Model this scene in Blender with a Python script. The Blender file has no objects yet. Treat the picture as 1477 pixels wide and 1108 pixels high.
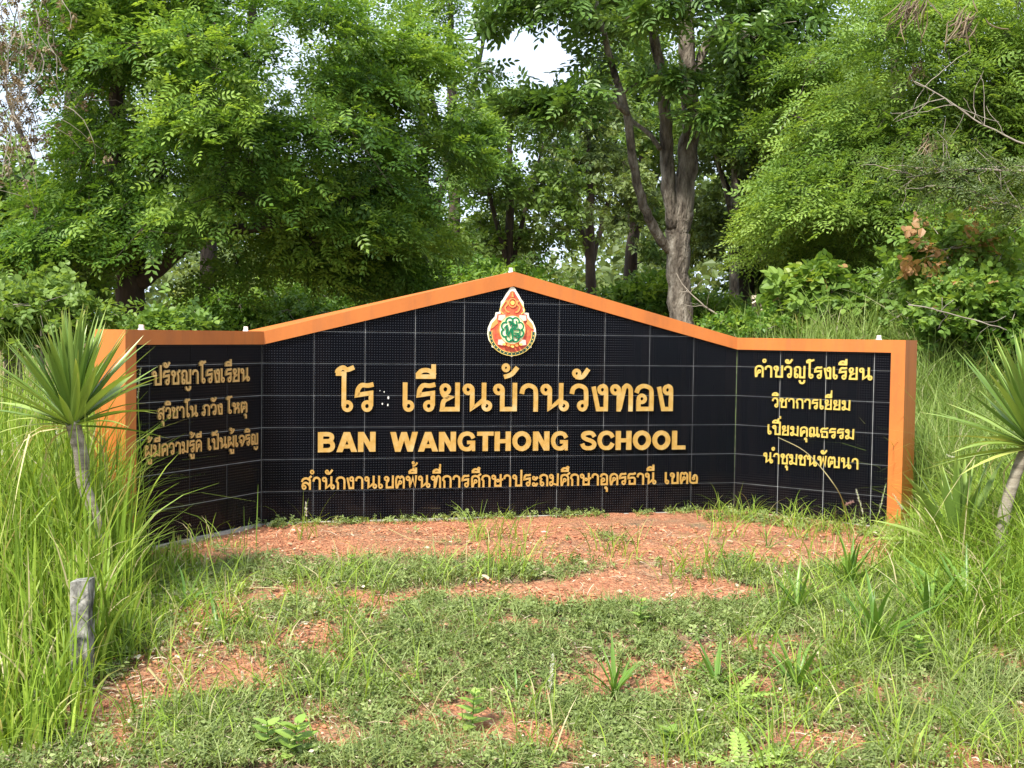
import bpy, math, random
import numpy as np
from math import radians, sin, cos, pi

S = bpy.context.scene
COL = S.collection
rng = np.random.default_rng(7)
random.seed(7)

# ------------------------------------------------------------------ camera
F_PX, PITCH, ROLL = 1696.23, -0.04266, 0.01368
W_PX, H_PX = 1477.0, 1108.0
fwd = np.array([0, cos(PITCH), sin(PITCH)])
uph = np.array([0, -sin(PITCH), cos(PITCH)])
rgt = cos(ROLL) * np.array([1., 0, 0]) + sin(ROLL) * uph
upv = -sin(ROLL) * np.array([1., 0, 0]) + cos(ROLL) * uph
from mathutils import Matrix, Vector
cd = bpy.data.cameras.new('camera')
cam = bpy.data.objects.new('camera', cd); COL.objects.link(cam)
cam.matrix_world = Matrix(((rgt[0], upv[0], -fwd[0], 0), (rgt[1], upv[1], -fwd[1], 0), (rgt[2], upv[2], -fwd[2], 0), (0, 0, 0, 1)))
cd.sensor_width = 36.0; cd.lens = F_PX / W_PX * 36.0
cd.clip_start = 0.05; cd.clip_end = 2000
S.camera = cam

# ------------------------------------------------------------------ light
SUN_EL, SUN_AZ = radians(50), radians(214)      # azimuth clockwise from +Y (the view direction)
world = bpy.data.worlds.new('World'); S.world = world; world.use_nodes = True
nt = world.node_tree; nt.nodes.clear()
sky = nt.nodes.new('ShaderNodeTexSky'); sky.sky_type = 'NISHITA'; sky.sun_disc = False
sky.sun_elevation = SUN_EL; sky.sun_rotation = SUN_AZ; sky.air_density = 1.0; sky.dust_density = 2.0
tc = nt.nodes.new('ShaderNodeTexCoord'); mp = nt.nodes.new('ShaderNodeMapping'); mp.inputs['Scale'].default_value = (1.6, 1.6, 4.0)
nz = nt.nodes.new('ShaderNodeTexNoise'); nz.inputs['Scale'].default_value = 2.2; nz.inputs['Detail'].default_value = 5
cr = nt.nodes.new('ShaderNodeValToRGB'); cr.color_ramp.elements[0].position = .30; cr.color_ramp.elements[0].color = (.62, .62, .62, 1)
cr.color_ramp.elements[1].position = .55; cr.color_ramp.elements[1].color = (1, 1, 1, 1)
mx = nt.nodes.new('ShaderNodeMixRGB'); mx.inputs[2].default_value = (4.9, 5.7, 6.9, 1)
bg = nt.nodes.new('ShaderNodeBackground'); bg.inputs['Strength'].default_value = 0.12
wo = nt.nodes.new('ShaderNodeOutputWorld')
L = nt.links.new
L(tc.outputs['Generated'], mp.inputs[0]); L(mp.outputs[0], nz.inputs['Vector']); L(nz.outputs['Fac'], cr.inputs[0])
L(cr.outputs[0], mx.inputs[0]); L(sky.outputs[0], mx.inputs[1]); L(mx.outputs[0], bg.inputs['Color']); L(bg.outputs[0], wo.inputs[0])
sd = bpy.data.lights.new('sun', 'SUN'); sd.energy = 4.6; sd.angle = radians(8); sd.color = (1, .96, .88)
sun = bpy.data.objects.new('sun', sd); COL.objects.link(sun)
sdir = Vector((sin(SUN_AZ) * cos(SUN_EL), cos(SUN_AZ) * cos(SUN_EL), sin(SUN_EL)))
sun.rotation_euler = sdir.to_track_quat('Z', 'Y').to_euler()
vs = S.view_settings; S.display_settings.display_device = 'sRGB'
vs.view_transform = 'Standard'; vs.look = 'None'; vs.gamma = 1; vs.exposure = 0.97; vs.use_curve_mapping = False

# ------------------------------------------------------------------ helpers
def ray(px, py):
    a, b = (px - W_PX / 2) / F_PX, (py - H_PX / 2) / F_PX
    v = fwd + rgt * a - upv * b
    return v / v[1]
def P(px, py, D): return ray(px, py) * D

def mesh_np(name, V, Q, mats=(), smooth=False, tint=None, mi=None):
    """V (n,3), Q (m,4) quads (last index -1 = triangle)"""
    me = bpy.data.meshes.new(name)
    V = np.asarray(V, np.float32); Q = np.asarray(Q, np.int32)
    tri = Q[:, 3] < 0
    cnt = np.where(tri, 3, 4).astype(np.int32)
    loops = Q.reshape(-1)[(Q.reshape(-1) >= 0)]
    me.vertices.add(len(V)); me.vertices.foreach_set('co', V.reshape(-1))
    me.loops.add(len(loops)); me.loops.foreach_set('vertex_index', loops)
    st = np.concatenate([[0], np.cumsum(cnt)[:-1]]).astype(np.int32)
    me.polygons.add(len(Q)); me.polygons.foreach_set('loop_start', st); me.polygons.foreach_set('loop_total', cnt)
    if mi is not None: me.polygons.foreach_set('material_index', np.asarray(mi, np.int32))
    me.polygons.foreach_set('use_smooth', np.full(len(Q), bool(smooth)))
    for m in mats: me.materials.append(m)
    if tint is not None:
        at = me.attributes.new('tint', 'FLOAT', 'POINT'); at.data.foreach_set('value', np.asarray(tint, np.float32))
    me.update(calc_edges=True)
    return me
class MB:
    """collects vertices and quads"""
    def __init__(s): s.V = []; s.Q = []; s.T = []; s.n = 0
    def add(s, V, Q, tint=0.5):
        V = np.asarray(V, float).reshape(-1, 3); Q = np.array(Q).reshape(-1, 4)
        s.V.append(V); s.Q.append(np.where(Q >= 0, Q + s.n, -1)); s.n += len(V)
        s.T.append(np.full(len(V), tint) if np.isscalar(tint) else np.asarray(tint))
    def box(s, a, b):
        x0, y0, z0 = a; x1, y1, z1 = b
        s.add([(x0, y0, z0), (x1, y0, z0), (x1, y1, z0), (x0, y1, z0), (x0, y0, z1), (x1, y0, z1), (x1, y1, z1), (x0, y1, z1)],
              [(0, 3, 2, 1), (4, 5, 6, 7), (0, 1, 5, 4), (1, 2, 6, 5), (2, 3, 7, 6), (3, 0, 4, 7)])
    def tube(s, pts, rad, n=6, tint=.5, cap=True, jit=0):
        pts = np.asarray(pts, float); rad = np.asarray(rad, float); m = len(pts)
        t = np.gradient(pts, axis=0); t /= np.linalg.norm(t, axis=1)[:, None] + 1e-9
        ref = np.array([0, 1., 0]) if abs(t[0][2]) > .6 else np.array([0, 0, 1.])
        u = np.cross(t, ref); u /= np.linalg.norm(u, axis=1)[:, None] + 1e-9
        w = np.cross(t, u)
        a = np.arange(n) / n * 2 * pi
        r = rad[:, None] * (1 + (jit * rng.standard_normal((m, n)) if jit else 0))
        V = pts[:, None] + r[..., None] * (cos_(a)[None, :, None] * u[:, None] + sin_(a)[None, :, None] * w[:, None])
        i = np.arange(m - 1)[:, None] * n; j = np.arange(n)[None]; k = (j + 1) % n
        Q = np.stack([i + j, i + k, i + n + k, i + n + j], -1).reshape(-1, 4)
        V = V.reshape(-1, 3)
        if cap:
            V = np.vstack([V, pts[0], pts[-1]]); c0 = m * n; c1 = c0 + 1
            Q = np.vstack([Q] + [[(j_ + 1) % n, j_, c0, -1] for j_ in range(n)] + [[(m - 1) * n + j_, (m - 1) * n + (j_ + 1) % n, c1, -1] for j_ in range(n)])
        s.add(V, Q, tint)
    def mesh(s, name, mats, smooth=False, off=(0, 0, 0)):
        return mesh_np(name, np.vstack(s.V) - np.asarray(off), np.vstack(s.Q), mats, smooth, np.concatenate(s.T))
cos_, sin_ = np.cos, np.sin

def thing(name, label, cat, loc=(0, 0, 0), group=None):
    o = bpy.data.objects.new(name, None); COL.objects.link(o); o.location = [float(v) for v in loc]
    o['label'] = label; o['category'] = cat; o.empty_display_size = .1
    if group: o['group'] = group
    return o
def link(name, me, parent=None, label=None, kind=None):
    o = bpy.data.objects.new(name, me); COL.objects.link(o)
    if parent is not None: o.parent = parent
    if label: o['label'] = label
    if kind: o['kind'] = kind
    return o
def build(name, mb, mats, root, smooth=False, label=None, kind=None):
    """mb holds world coordinates; the object hangs under root"""
    return link(name, mb.mesh(name, mats if isinstance(mats, (list, tuple)) else [mats], smooth, root.location if root else (0, 0, 0)), root, label, kind)

# value noise
def _h(i, j, s): 
    v = np.sin(i * 127.1 + j * 311.7 + s * 74.7) * 43758.5453
    return v - np.floor(v)
def vnoise(x, y, s=0):
    i, j = np.floor(x), np.floor(y); f, g = x - i, y - j
    f = f * f * (3 - 2 * f); g = g * g * (3 - 2 * g)
    return (_h(i, j, s) * (1 - f) + _h(i + 1, j, s) * f) * (1 - g) + (_h(i, j + 1, s) * (1 - f) + _h(i + 1, j + 1, s) * f) * g
def fbm(x, y, s=0, o=4):
    r = 0; a = .5
    for k in range(o): r = r + a * vnoise(x * 2 ** k, y * 2 ** k, s + k); a *= .5
    return r / (1 - .5 ** o)
def sm(a, b, x): t = np.clip((x - a) / (b - a), 0, 1); return t * t * (3 - 2 * t)

# ------------------------------------------------------------------ materials
def mat(name, base=(.5, .5, .5), rough=.6, metal=0., spec=.5, ior=None):
    m = bpy.data.materials.new(name); m.use_nodes = True
    b = m.node_tree.nodes['Principled BSDF']
    b.inputs['Base Color'].default_value = (*base, 1); b.inputs['Roughness'].default_value = rough
    b.inputs['Metallic'].default_value = metal; b.inputs['Specular IOR Level'].default_value = spec
    if ior: b.inputs['IOR'].default_value = ior
    return m
def N(m, t, **kw):
    n = m.node_tree.nodes.new(t)
    for k, v in kw.items():
        if hasattr(n, k): setattr(n, k, v)
        else: n.inputs[k.replace('_', ' ')].default_value = v
    return n
def ramp(m, stops):
    r = m.node_tree.nodes.new('ShaderNodeValToRGB'); e = r.color_ramp.elements
    e[0].position, e[0].color = stops[0][0], (*stops[0][1], 1); e[1].position, e[1].color = stops[-1][0], (*stops[-1][1], 1)
    for p, c in stops[1:-1]: q = e.new(p); q.color = (*c, 1)
    return r
def noisy(m, stops, scale=8, detail=6, bump=0, bscale=None, bdist=.01, vec=None, coord='Object', rough_rng=None):
    """drive base colour by noise through a ramp, add bump"""
    l = m.node_tree.links.new; b = m.node_tree.nodes['Principled BSDF']
    tcn = N(m, 'ShaderNodeTexCoord'); mpn = N(m, 'ShaderNodeMapping')
    if vec: mpn.inputs['Scale'].default_value = vec
    l(tcn.outputs[coord], mpn.inputs[0])
    n = N(m, 'ShaderNodeTexNoise', Scale=scale, Detail=detail); n.inputs['Roughness'].default_value = .65
    l(mpn.outputs[0], n.inputs['Vector']); r = ramp(m, stops); l(n.outputs['Fac'], r.inputs[0]); l(r.outputs[0], b.inputs['Base Color'])
    if bump:
        n2 = N(m, 'ShaderNodeTexNoise', Scale=bscale or scale * 3, Detail=8); l(mpn.outputs[0], n2.inputs['Vector'])
        bp = N(m, 'ShaderNodeBump', Strength=bump, Distance=bdist); l(n2.outputs['Fac'], bp.inputs['Height']); l(bp.outputs[0], b.inputs['Normal'])
    return m
def leafmat(name, stops, trans=.45, rough=.45, spec=.35):
    m = bpy.data.materials.new(name); m.use_nodes = True; t = m.node_tree; l = t.links.new
    b = t.nodes['Principled BSDF']; out = t.nodes['Material Output']
    at = N(m, 'ShaderNodeAttribute'); at.attribute_name = 'tint'
    r = ramp(m, stops); l(at.outputs['Fac'], r.inputs[0])
    l(r.outputs[0], b.inputs['Base Color']); b.inputs['Roughness'].default_value = rough; b.inputs['Specular IOR Level'].default_value = spec
    tr = N(m, 'ShaderNodeBsdfTranslucent'); 
    hs = N(m, 'ShaderNodeMixRGB', blend_type='MULTIPLY'); hs.inputs[0].default_value = 1; hs.inputs[2].default_value = (1.25, 1.15, .55, 1)
    l(r.outputs[0], hs.inputs[1]); l(hs.outputs[0], tr.inputs[0])
    mxs = N(m, 'ShaderNodeMixShader'); mxs.inputs[0].default_value = trans
    l(b.outputs[0], mxs.inputs[1]); l(tr.outputs[0], mxs.inputs[2]); l(mxs.outputs[0], out.inputs['Surface'])
    return m

M = {}
M['orange'] = noisy(mat('orange_paint', (.6, .2, .06), .5), [(.3, (.37, .112, .022)), (.42, (.45, .132, .022)), (.6, (.50, .150, .025)), (.8, (.42, .14, .03))], 5, 9, .3, 90, .002, vec=(1, 1, .35))
M['tile'] = mat('black_glazed_tile', (.0012, .0015, .003), .25, 0, .10, 1.4)
M['stud'] = mat('tile_stud_glaze', (.013, .015, .020), .2, 0, .5, 1.6)
M['grout'] = noisy(mat('grey_grout', (.42, .43, .42), .9), [(.3, (.20, .205, .20)), (.7, (.42, .425, .41))], 9, 4)
M['cement'] = noisy(mat('cement', (.4, .38, .33), .9), [(.3, (.22, .2, .17)), (.55, (.42, .39, .33)), (.8, (.5, .47, .41))], 14, 6, .5, 40, .005)
M['gold'] = noisy(mat('gold_letter', (.8, .5, .15), .34, .55), [(.25, (.55, .31, .06)), (.5, (.70, .42, .11)), (.72, (.80, .60, .27))], 11, 3, coord='Object')
M['goldtan'] = noisy(mat('tan_gold_letter', (.8, .5, .15), .36, .5), [(.25, (.66, .39, .10)), (.75, (.86, .62, .27))], 6, 3)
M['yellow'] = noisy(mat('yellow_gold_letter', (.8, .6, .1), .36, .35), [(.25, (.62, .41, .06)), (.75, (.74, .59, .17))], 6, 3)
M['darkedge'] = mat('letter_backing', (.10, .04, .012), .5, .3)
M['white'] = mat('white_plastic', (.8, .8, .78), .4)
M['glue'] = noisy(mat('glue_residue', (.75, .72, .62), .8), [(.3, (.6, .56, .46)), (.7, (.85, .83, .76))], 40)
M['post'] = noisy(mat('weathered_concrete', (.3, .3, .28), .95), [(.36, (.035, .035, .03)), (.47, (.12, .115, .10)), (.57, (.24, .23, .20)), (.70, (.44, .42, .38))], 22, 9, .9, 60, .008, vec=(1, 1, .6))
M['bark'] = noisy(mat('grey_brown_bark', (.16, .12, .09), .95), [(.34, (.03, .022, .016)), (.46, (.13, .105, .08)), (.58, (.25, .215, .17)), (.72, (.42, .38, .32))], 9, 10, 1, 30, .06, vec=(1, 1, .30))
M['barkdark'] = noisy(mat('dark_bark', (.06, .045, .035), .95), [(.3, (.018, .014, .011)), (.6, (.07, .05, .038)), (.8, (.12, .09, .065))], 7, 8, 1, 22, .02, vec=(1, 1, .28))
M['twig'] = noisy(mat('dry_twig', (.3, .25, .2), .9), [(.3, (.16, .13, .1)), (.7, (.36, .31, .25))], 9)
M['ystem'] = noisy(mat('ringed_stem', (.3, .26, .2), .9), [(.3, (.14, .115, .085)), (.5, (.29, .25, .19)), (.75, (.42, .37, .3))], 5, 8, 1, 60, .006, vec=(1, 1, 9))
M['wood'] = noisy(mat('bleached_wood', (.6, .5, .38), .8), [(.3, (.5, .4, .29)), (.7, (.72, .63, .5))], 12, vec=(.3, 1, 1))
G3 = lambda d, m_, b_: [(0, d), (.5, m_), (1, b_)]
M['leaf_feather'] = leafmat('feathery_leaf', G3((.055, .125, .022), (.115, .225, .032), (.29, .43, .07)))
M['leaf_big'] = leafmat('broad_leaflet', G3((.05, .105, .020), (.12, .22, .042), (.25, .38, .085)), .35, .4, .45)
M['leaf_right'] = leafmat('fern_like_leaf', G3((.06, .125, .024), (.16, .27, .045), (.33, .47, .10)))
M['leaf_dark'] = leafmat('dark_leaf', G3((.045, .090, .022), (.11, .19, .04), (.22, .33, .07)))
M['leaf_olive'] = leafmat('olive_leaf', G3((.06, .095, .03), (.14, .20, .06), (.27, .34, .12)))
M['leaf_bright'] = leafmat('bright_leaf', G3((.05, .11, .018), (.12, .23, .035), (.28, .40, .06)))
M['leaf_shrub'] = leafmat('shrub_leaf', [(0, (.06, .12, .025)), (.5, (.16, .27, .05)), (.9, (.28, .40, .08)), (.97, (.36, .34, .10)), (1, (.44, .25, .12))])
M['leaf_brown'] = leafmat('dry_brown_leaf', G3((.09, .06, .035), (.18, .13, .075), (.32, .24, .14)), .2)
M['grass'] = leafmat('tall_grass', [(0, (.08, .14, .018)), (.45, (.21, .33, .035)), (.85, (.36, .47, .07)), (.93, (.44, .42, .17)), (1, (.55, .47, .27))], .35, .5, .3)
M['grass_back'] = leafmat('pale_grass', [(0, (.09, .15, .03)), (.5, (.21, .31, .065)), (.88, (.34, .44, .13)), (1, (.5, .46, .28))], .35, .5, .3)
M['herb'] = leafmat('creeping_herb', [(0, (.09, .13, .035)), (.5, (.205, .27, .078)), (.85, (.33, .40, .14)), (1, (.32, .36, .14))], .3, .5, .3)
M['weed'] = leafmat('weed_leaf', G3((.12, .21, .04), (.25, .39, .07), (.38, .52, .12)), .35)
M['straw'] = leafmat('dry_straw', G3((.16, .11, .06), (.36, .27, .16), (.62, .54, .40)), .1, .8, .2)
M['yucca'] = leafmat('sword_leaf', [(0, (.05, .10, .02)), (.45, (.13, .22, .04)), (.75, (.28, .38, .08)), (.9, (.42, .46, .12)), (1, (.62, .52, .30))], .2, .35, .5)
M['strap'] = leafmat('strap_leaf', [(0, (.05, .11, .018)), (.5, (.115, .225, .032)), (.85, (.22, .35, .055)), (1, (.50, .52, .08))], .3, .38, .45)
M['plume'] = leafmat('white_plume', G3((.62, .58, .50), (.78, .75, .70), (.88, .87, .83)), .35, .8, .2)
M['purple'] = leafmat('purple_seedhead', G3((.22, .12, .11), (.33, .19, .17), (.45, .30, .26)), .3, .8, .2)
M['stone'] = bpy.data.materials.new('laterite_stone'); M['stone'].use_nodes = True
_b = M['stone'].node_tree.nodes['Principled BSDF']; _at = N(M['stone'], 'ShaderNodeAttribute'); _at.attribute_name = 'tint'
_r = ramp(M['stone'], [(0, (.20, .055, .028)), (.45, (.50, .20, .095)), (.88, (.55, .25, .13)), (1, (.60, .42, .28))])
M['stone'].node_tree.links.new(_at.outputs['Fac'], _r.inputs[0]); M['stone'].node_tree.links.new(_r.outputs[0], _b.inputs['Base Color']); _b.inputs['Roughness'].default_value = .9
def mud(m, amount, colr=(.20, .095, .05), z0=-1.22, z1=-.92, rough=.8, streak=.0):
    """splashed laterite dust near the foot and faint rain streaks, driven by world position"""
    t = m.node_tree; l = t.links.new; b = t.nodes['Principled BSDF']
    ge = N(m, 'ShaderNodeNewGeometry'); sp = N(m, 'ShaderNodeSeparateXYZ'); l(ge.outputs['Position'], sp.inputs[0])
    mr = N(m, 'ShaderNodeMapRange'); mr.inputs['From Min'].default_value = z1; mr.inputs['From Max'].default_value = z0; l(sp.outputs['Z'], mr.inputs['Value'])
    nn = N(m, 'ShaderNodeTexNoise', Scale=7., Detail=8.); nn.inputs['Roughness'].default_value = .7; l(ge.outputs['Position'], nn.inputs['Vector'])
    r = ramp(m, [(.38, (0, 0, 0)), (.68, (1, 1, 1))]); l(nn.outputs['Fac'], r.inputs[0])
    mu = N(m, 'ShaderNodeMath', operation='MULTIPLY'); l(mr.outputs[0], mu.inputs[0]); l(r.outputs[0], mu.inputs[1])
    mp_ = N(m, 'ShaderNodeMapping'); mp_.inputs['Scale'].default_value = (16, 16, .9); l(ge.outputs['Position'], mp_.inputs[0])
    ns = N(m, 'ShaderNodeTexNoise', Scale=1., Detail=6.); l(mp_.outputs[0], ns.inputs['Vector'])
    rs = ramp(m, [(.50, (0, 0, 0)), (.72, (1, 1, 1))]); l(ns.outputs['Fac'], rs.inputs[0])
    ms = N(m, 'ShaderNodeMath', operation='MULTIPLY'); l(rs.outputs[0], ms.inputs[0]); ms.inputs[1].default_value = streak
    ma = N(m, 'ShaderNodeMath', operation='MULTIPLY_ADD'); l(mu.outputs[0], ma.inputs[0]); ma.inputs[1].default_value = amount; l(ms.outputs[0], ma.inputs[2]); ma.use_clamp = True
    mxx = N(m, 'ShaderNodeMixRGB'); l(ma.outputs[0], mxx.inputs[0]); mxx.inputs[2].default_value = (*colr, 1)
    src = b.inputs['Base Color']
    if src.is_linked: l(src.links[0].from_socket, mxx.inputs[1])
    else: mxx.inputs[1].default_value = src.default_value[:]
    l(mxx.outputs[0], src)
    r0 = b.inputs['Roughness'].default_value; mrr = N(m, 'ShaderNodeMapRange'); mrr.inputs['To Min'].default_value = r0; mrr.inputs['To Max'].default_value = rough; l(ma.outputs[0], mrr.inputs['Value']); l(mrr.outputs[0], b.inputs['Roughness'])
mud(M['tile'], .12, (.13, .075, .05), streak=.018); mud(M['stud'], .10, (.13, .075, .05), streak=.02); mud(M['orange'], .55, (.17, .075, .035), streak=.2)
# soil
g = mat('red_laterite_soil', (.4, .15, .07), .95, 0, .2); M['soil'] = g
l = g.node_tree.links.new; b = g.node_tree.nodes['Principled BSDF']
t0 = N(g, 'ShaderNodeTexCoord'); n1 = N(g, 'ShaderNodeTexNoise', Scale=26., Detail=9.); n1.inputs['Roughness'].default_value = .75
n2 = N(g, 'ShaderNodeTexNoise', Scale=1.7, Detail=6.); n3 = N(g, 'ShaderNodeTexVoronoi', Scale=70.)
for n in (n1, n2, n3): l(t0.outputs['Object'], n.inputs['Vector'])
r1 = ramp(g, [(.30, (.17, .055, .03)), (.47, (.39, .160, .082)), (.62, (.52, .25, .135)), (.8, (.66, .40, .24))]); l(n1.outputs['Fac'], r1.inputs[0])
r2 = ramp(g, [(.42, (0, 0, 0)), (.62, (1, 1, 1))]); l(n2.outputs['Fac'], r2.inputs[0])
r3 = ramp(g, [(.3, (.10, .065, .04)), (.6, (.33, .22, .13)), (.8, (.48, .38, .26))]); l(n1.outputs['Fac'], r3.inputs[0])
atg = N(g, 'ShaderNodeAttribute'); atg.attribute_name = 'tint'
mm = N(g, 'ShaderNodeMath', operation='MULTIPLY_ADD'); mm.inputs[1].default_value = .45; l(r2.outputs[0], mm.inputs[0]); l(atg.outputs['Fac'], mm.inputs[2]); mm.use_clamp = True
mg = N(g, 'ShaderNodeMixRGB'); l(mm.outputs[0], mg.inputs[0]); l(r1.outputs[0], mg.inputs[1]); l(r3.outputs[0], mg.inputs[2]); l(mg.outputs[0], b.inputs['Base Color'])
ad = N(g, 'ShaderNodeMath', operation='ADD'); l(n1.outputs['Fac'], ad.inputs[0]); l(n3.outputs['Distance'], ad.inputs[1])
bp = N(g, 'ShaderNodeBump', Strength=.9, Distance=.02); l(ad.outputs[0], bp.inputs['Height']); l(bp.outputs[0], b.inputs['Normal'])

# ------------------------------------------------------------------ terrain
def ground(x, y):
    x = np.asarray(x, float); y = np.asarray(y, float)
    z = -1.2 - .07 * sm(6.4, 5.3, y) - .20 * sm(5.4, 4.0, y) - .12 * sm(4, 0, y)
    z = z - .12 * sm(-1.2, -2.4, x) * sm(6.6, 5.2, y)                     # falls off under the tall grass on the left
    z = z - .30 * sm(-3, -7, x)
    z = z + 1.15 * sm(.5, 3.2, x) * sm(7.9, 11.5, y) + .55 * sm(9, 24, y) + .5 * sm(3.2, 7, x) * sm(5, 9, y)
    z = z + 1.5 * sm(30, 90, y)
    return z + .05 * (fbm(x * .6, y * .6, 3) - .5)
def cover(x, y):
    """0 bare laterite .. 1 full ground cover"""
    n = fbm(x * 1.9 + 5, y * 1.9, 11, 4); n2 = fbm(x * 5, y * 5, 17, 3)
    c = .68 + (n - .5) * 1.9 + (n2 - .5) * 2.8
    bare1 = sm(6.12, 6.32, y + .25 * (n - .5) + .0 * x) * sm(-1.95, -1.6, x) * (1 - sm(1.9, 2.6, x))
    bare2 = 1 - sm(.75, 1.15, np.hypot((x - .42) / .82, (y - 5.66) / .24) + (n - .5) * 1.3)
    bare3 = (1 - sm(.7, 1.2, np.hypot((x + 1.05) / .45, (y - 5.3) / .5) + (n - .5) * 1.2)) * .45
    bare4 = (1 - sm(.7, 1.2, np.hypot((x + 1.32) / .33, (y - 4.65) / .2) + (n - .5) * 1.2)) * .5
    c = c - 1.3 * np.maximum.reduce([bare1, bare2, bare3, bare4])
    strip = .5 * sm(.14, .05, np.abs((y - 7.02) - .2589 * (x + .3))) * (n2 > .56)       # weeds along the plinth
    return np.clip(c + .5 * strip, 0, 1)
def axis(segs):
    a = []
    for s, e, st in segs: a += list(np.arange(s, e, st))
    return np.array(a + [segs[-1][1]])
gx = axis([(-600, -100, 60), (-100, -20, 8), (-20, -4, .8), (-4, 4, .045), (4, 20, .8), (20, 100, 8), (100, 600, 60)])
gy = axis([(-300, -20, 40), (-20, 3, 1.6), (3, 8, .045), (8, 20, .6), (20, 100, 5), (100, 900, 80)])
X, Y = np.meshgrid(gx, gy); Z = ground(X, Y)
near = sm(4.3, 3.6, np.abs(X)) * sm(2.9, 3.4, Y) * sm(8.3, 7.6, Y)
Z = Z + near * (.030 * (fbm(X * 5, Y * 5, 31) - .5) + .020 * (fbm(X * 17, Y * 17, 37, 3) - .5))
nxv, nyv = len(gx), len(gy)
idx = np.arange(nxv * nyv).reshape(nyv, nxv)
Q = np.stack([idx[:-1, :-1], idx[:-1, 1:], idx[1:, 1:], idx[1:, :-1]], -1).reshape(-1, 4)
cv = cover(X, Y); cv = np.where((X < -2) | (X > 2.6) | (Y > 8), 1, cv)
me = mesh_np('ground', np.stack([X, Y, Z], -1).reshape(-1, 3), Q, [M['soil']], True, cv.reshape(-1))
link('ground', me, kind='structure')
def gz(x, y): return ground(x, y) + 0.0

# far hill
hb = MB(); hx = np.linspace(-160, 60, 60); hz = 2 + 17 * np.exp(-((hx + 75) / 42) ** 2) + 6 * fbm(hx * .05, hx * 0, 5)
V = np.concatenate([np.stack([hx, np.full(60, 330.), np.full(60, -4.)], -1), np.stack([hx, np.full(60, 380.), hz], -1), np.stack([hx, np.full(60, 460.), np.full(60, -4.)], -1)])
Q = [(i, i + 1, 61 + i, 60 + i) for i in range(59)] + [(60 + i, 61 + i, 121 + i, 120 + i) for i in range(59)]
hb.add(V, Q)
M['hill'] = noisy(mat('wooded_hill', (.1, .17, .15), 1), [(.3, (.10, .18, .17)), (.7, (.16, .25, .22))], .08, 6)
build('hill', hb, M['hill'], None, True, kind='structure')

# ------------------------------------------------------------------ the school sign
A0, TW, TH = .253354, .318701, .2
C0 = np.array([-1.54645, 7.26092]); dC = np.array([cos(A0), sin(A0)])
AR, AL = -.643077, 1.103883
C1 = C0 + 10 * TW * dC; dR = np.array([cos(AR), sin(AR)]); dLv = np.array([cos(AL), sin(AL)])
Z0, ZB = -.2017, -1.2017
class Wall:
    def __init__(s, o, d, ang): s.o = np.array(o); s.d = np.array(d); s.ang = ang; s.n = np.array([d[1], -d[0]])
    def pt(s, u, z, p=0.): q = s.o + s.d * u + s.n * p; return np.array([q[0], q[1], z])
WC = Wall(C0, dC, A0); WR = Wall(C1, dR, AR)
LW = 1.155; WL = Wall(C0 - dLv * LW, dLv, AL)          # left wing runs from its free end (u=0) to the corner (u=LW)
RW = 1.160
sign = thing('school_sign', 'wide black tiled school sign wall with orange gabled frame and gold lettering', 'sign', (C0[0] + 1.5, C0[1] + .4, ZB))
SL = np.array(sign.location)

def place(o, wall, u, z, p):
    q = wall.pt(u, z, p) - SL; o.location = q; o.rotation_euler = (0, 0, wall.ang)
# local panel frame: x along wall, y = -outward (so outward is -y), z up
def prism(poly, y0, y1):
    """poly in (x,z), counter-clockwise seen from the front (front faces -y). y0 back, y1 front (y1<y0)"""
    n = len(poly); V = [(x, y1, z) for x, z in poly] + [(x, y0, z) for x, z in poly]
    return V, n
def prism_mesh(name, polys, m, extra=None):
    vs_, fs = [], []
    for poly, y0, y1 in polys:
        V, n = prism(poly, y0, y1); k = len(vs_); vs_ += V
        fs.append(tuple(k + i for i in range(n))); fs.append(tuple(k + n + i for i in reversed(range(n))))
        for i in range(n):
            j = (i + 1) % n; fs.append((k + i, k + n + i, k + n + j, k + j))
    me = bpy.data.meshes.new(name); me.from_pydata(vs_, [], fs); me.materials.append(m); me.update(); return me
def clip(poly, a, b, c):   # keep a*x+b*z<=c
    out = []
    for i in range(len(poly)):
        p, q = poly[i], poly[(i + 1) % len(poly)]; fp = a * p[0] + b * p[1] - c; fq = a * q[0] + b * q[1] - c
        if fp <= 0: out.append(p)
        if (fp < 0 < fq) or (fq < 0 < fp): t = fp / (fp - fq); out.append((p[0] + t * (q[0] - p[0]), p[1] + t * (q[1] - p[1])))
    return out
def ccw(p): 
    a = sum(p[i][0] * p[(i + 1) % len(p)][1] - p[(i + 1) % len(p)][0] * p[i][1] for i in range(len(p)))
    return p if a > 0 else p[::-1]
TH_W = .2; FP = .022
CW = 10 * TW
ZI, ZO, AI, AO = -.086, -.006, .3085, .4027      # frame inner / outer heights, apex inner / outer
# body of each wall panel (rendered cement with grout face)
cbody = [(0, ZB - .25), (CW, ZB - .25), (CW, ZI - .001), (CW / 2, AI - .001), (0, ZI - .001)]
o = link('wall_core', prism_mesh('wall_core', [(cbody, TH_W - .003, .0032)], M['grout']), sign); place(o, WC, 0, 0, 0)
o = link('wall_core', prism_mesh('wall_core', [([(.085, ZB - .25), (LW, ZB - .25), (LW, ZI - .001), (.085, ZI - .001)], TH_W - .003, .0032)], M['grout']), sign); place(o, WL, 0, 0, 0)
o = link('wall_core', prism_mesh('wall_core', [([(0, ZB - .25), (RW - .09, ZB - .25), (RW - .09, ZI - .001), (0, ZI - .001)], TH_W - .003, .0032)], M['grout']), sign); place(o, WR, 0, 0, 0)
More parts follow.
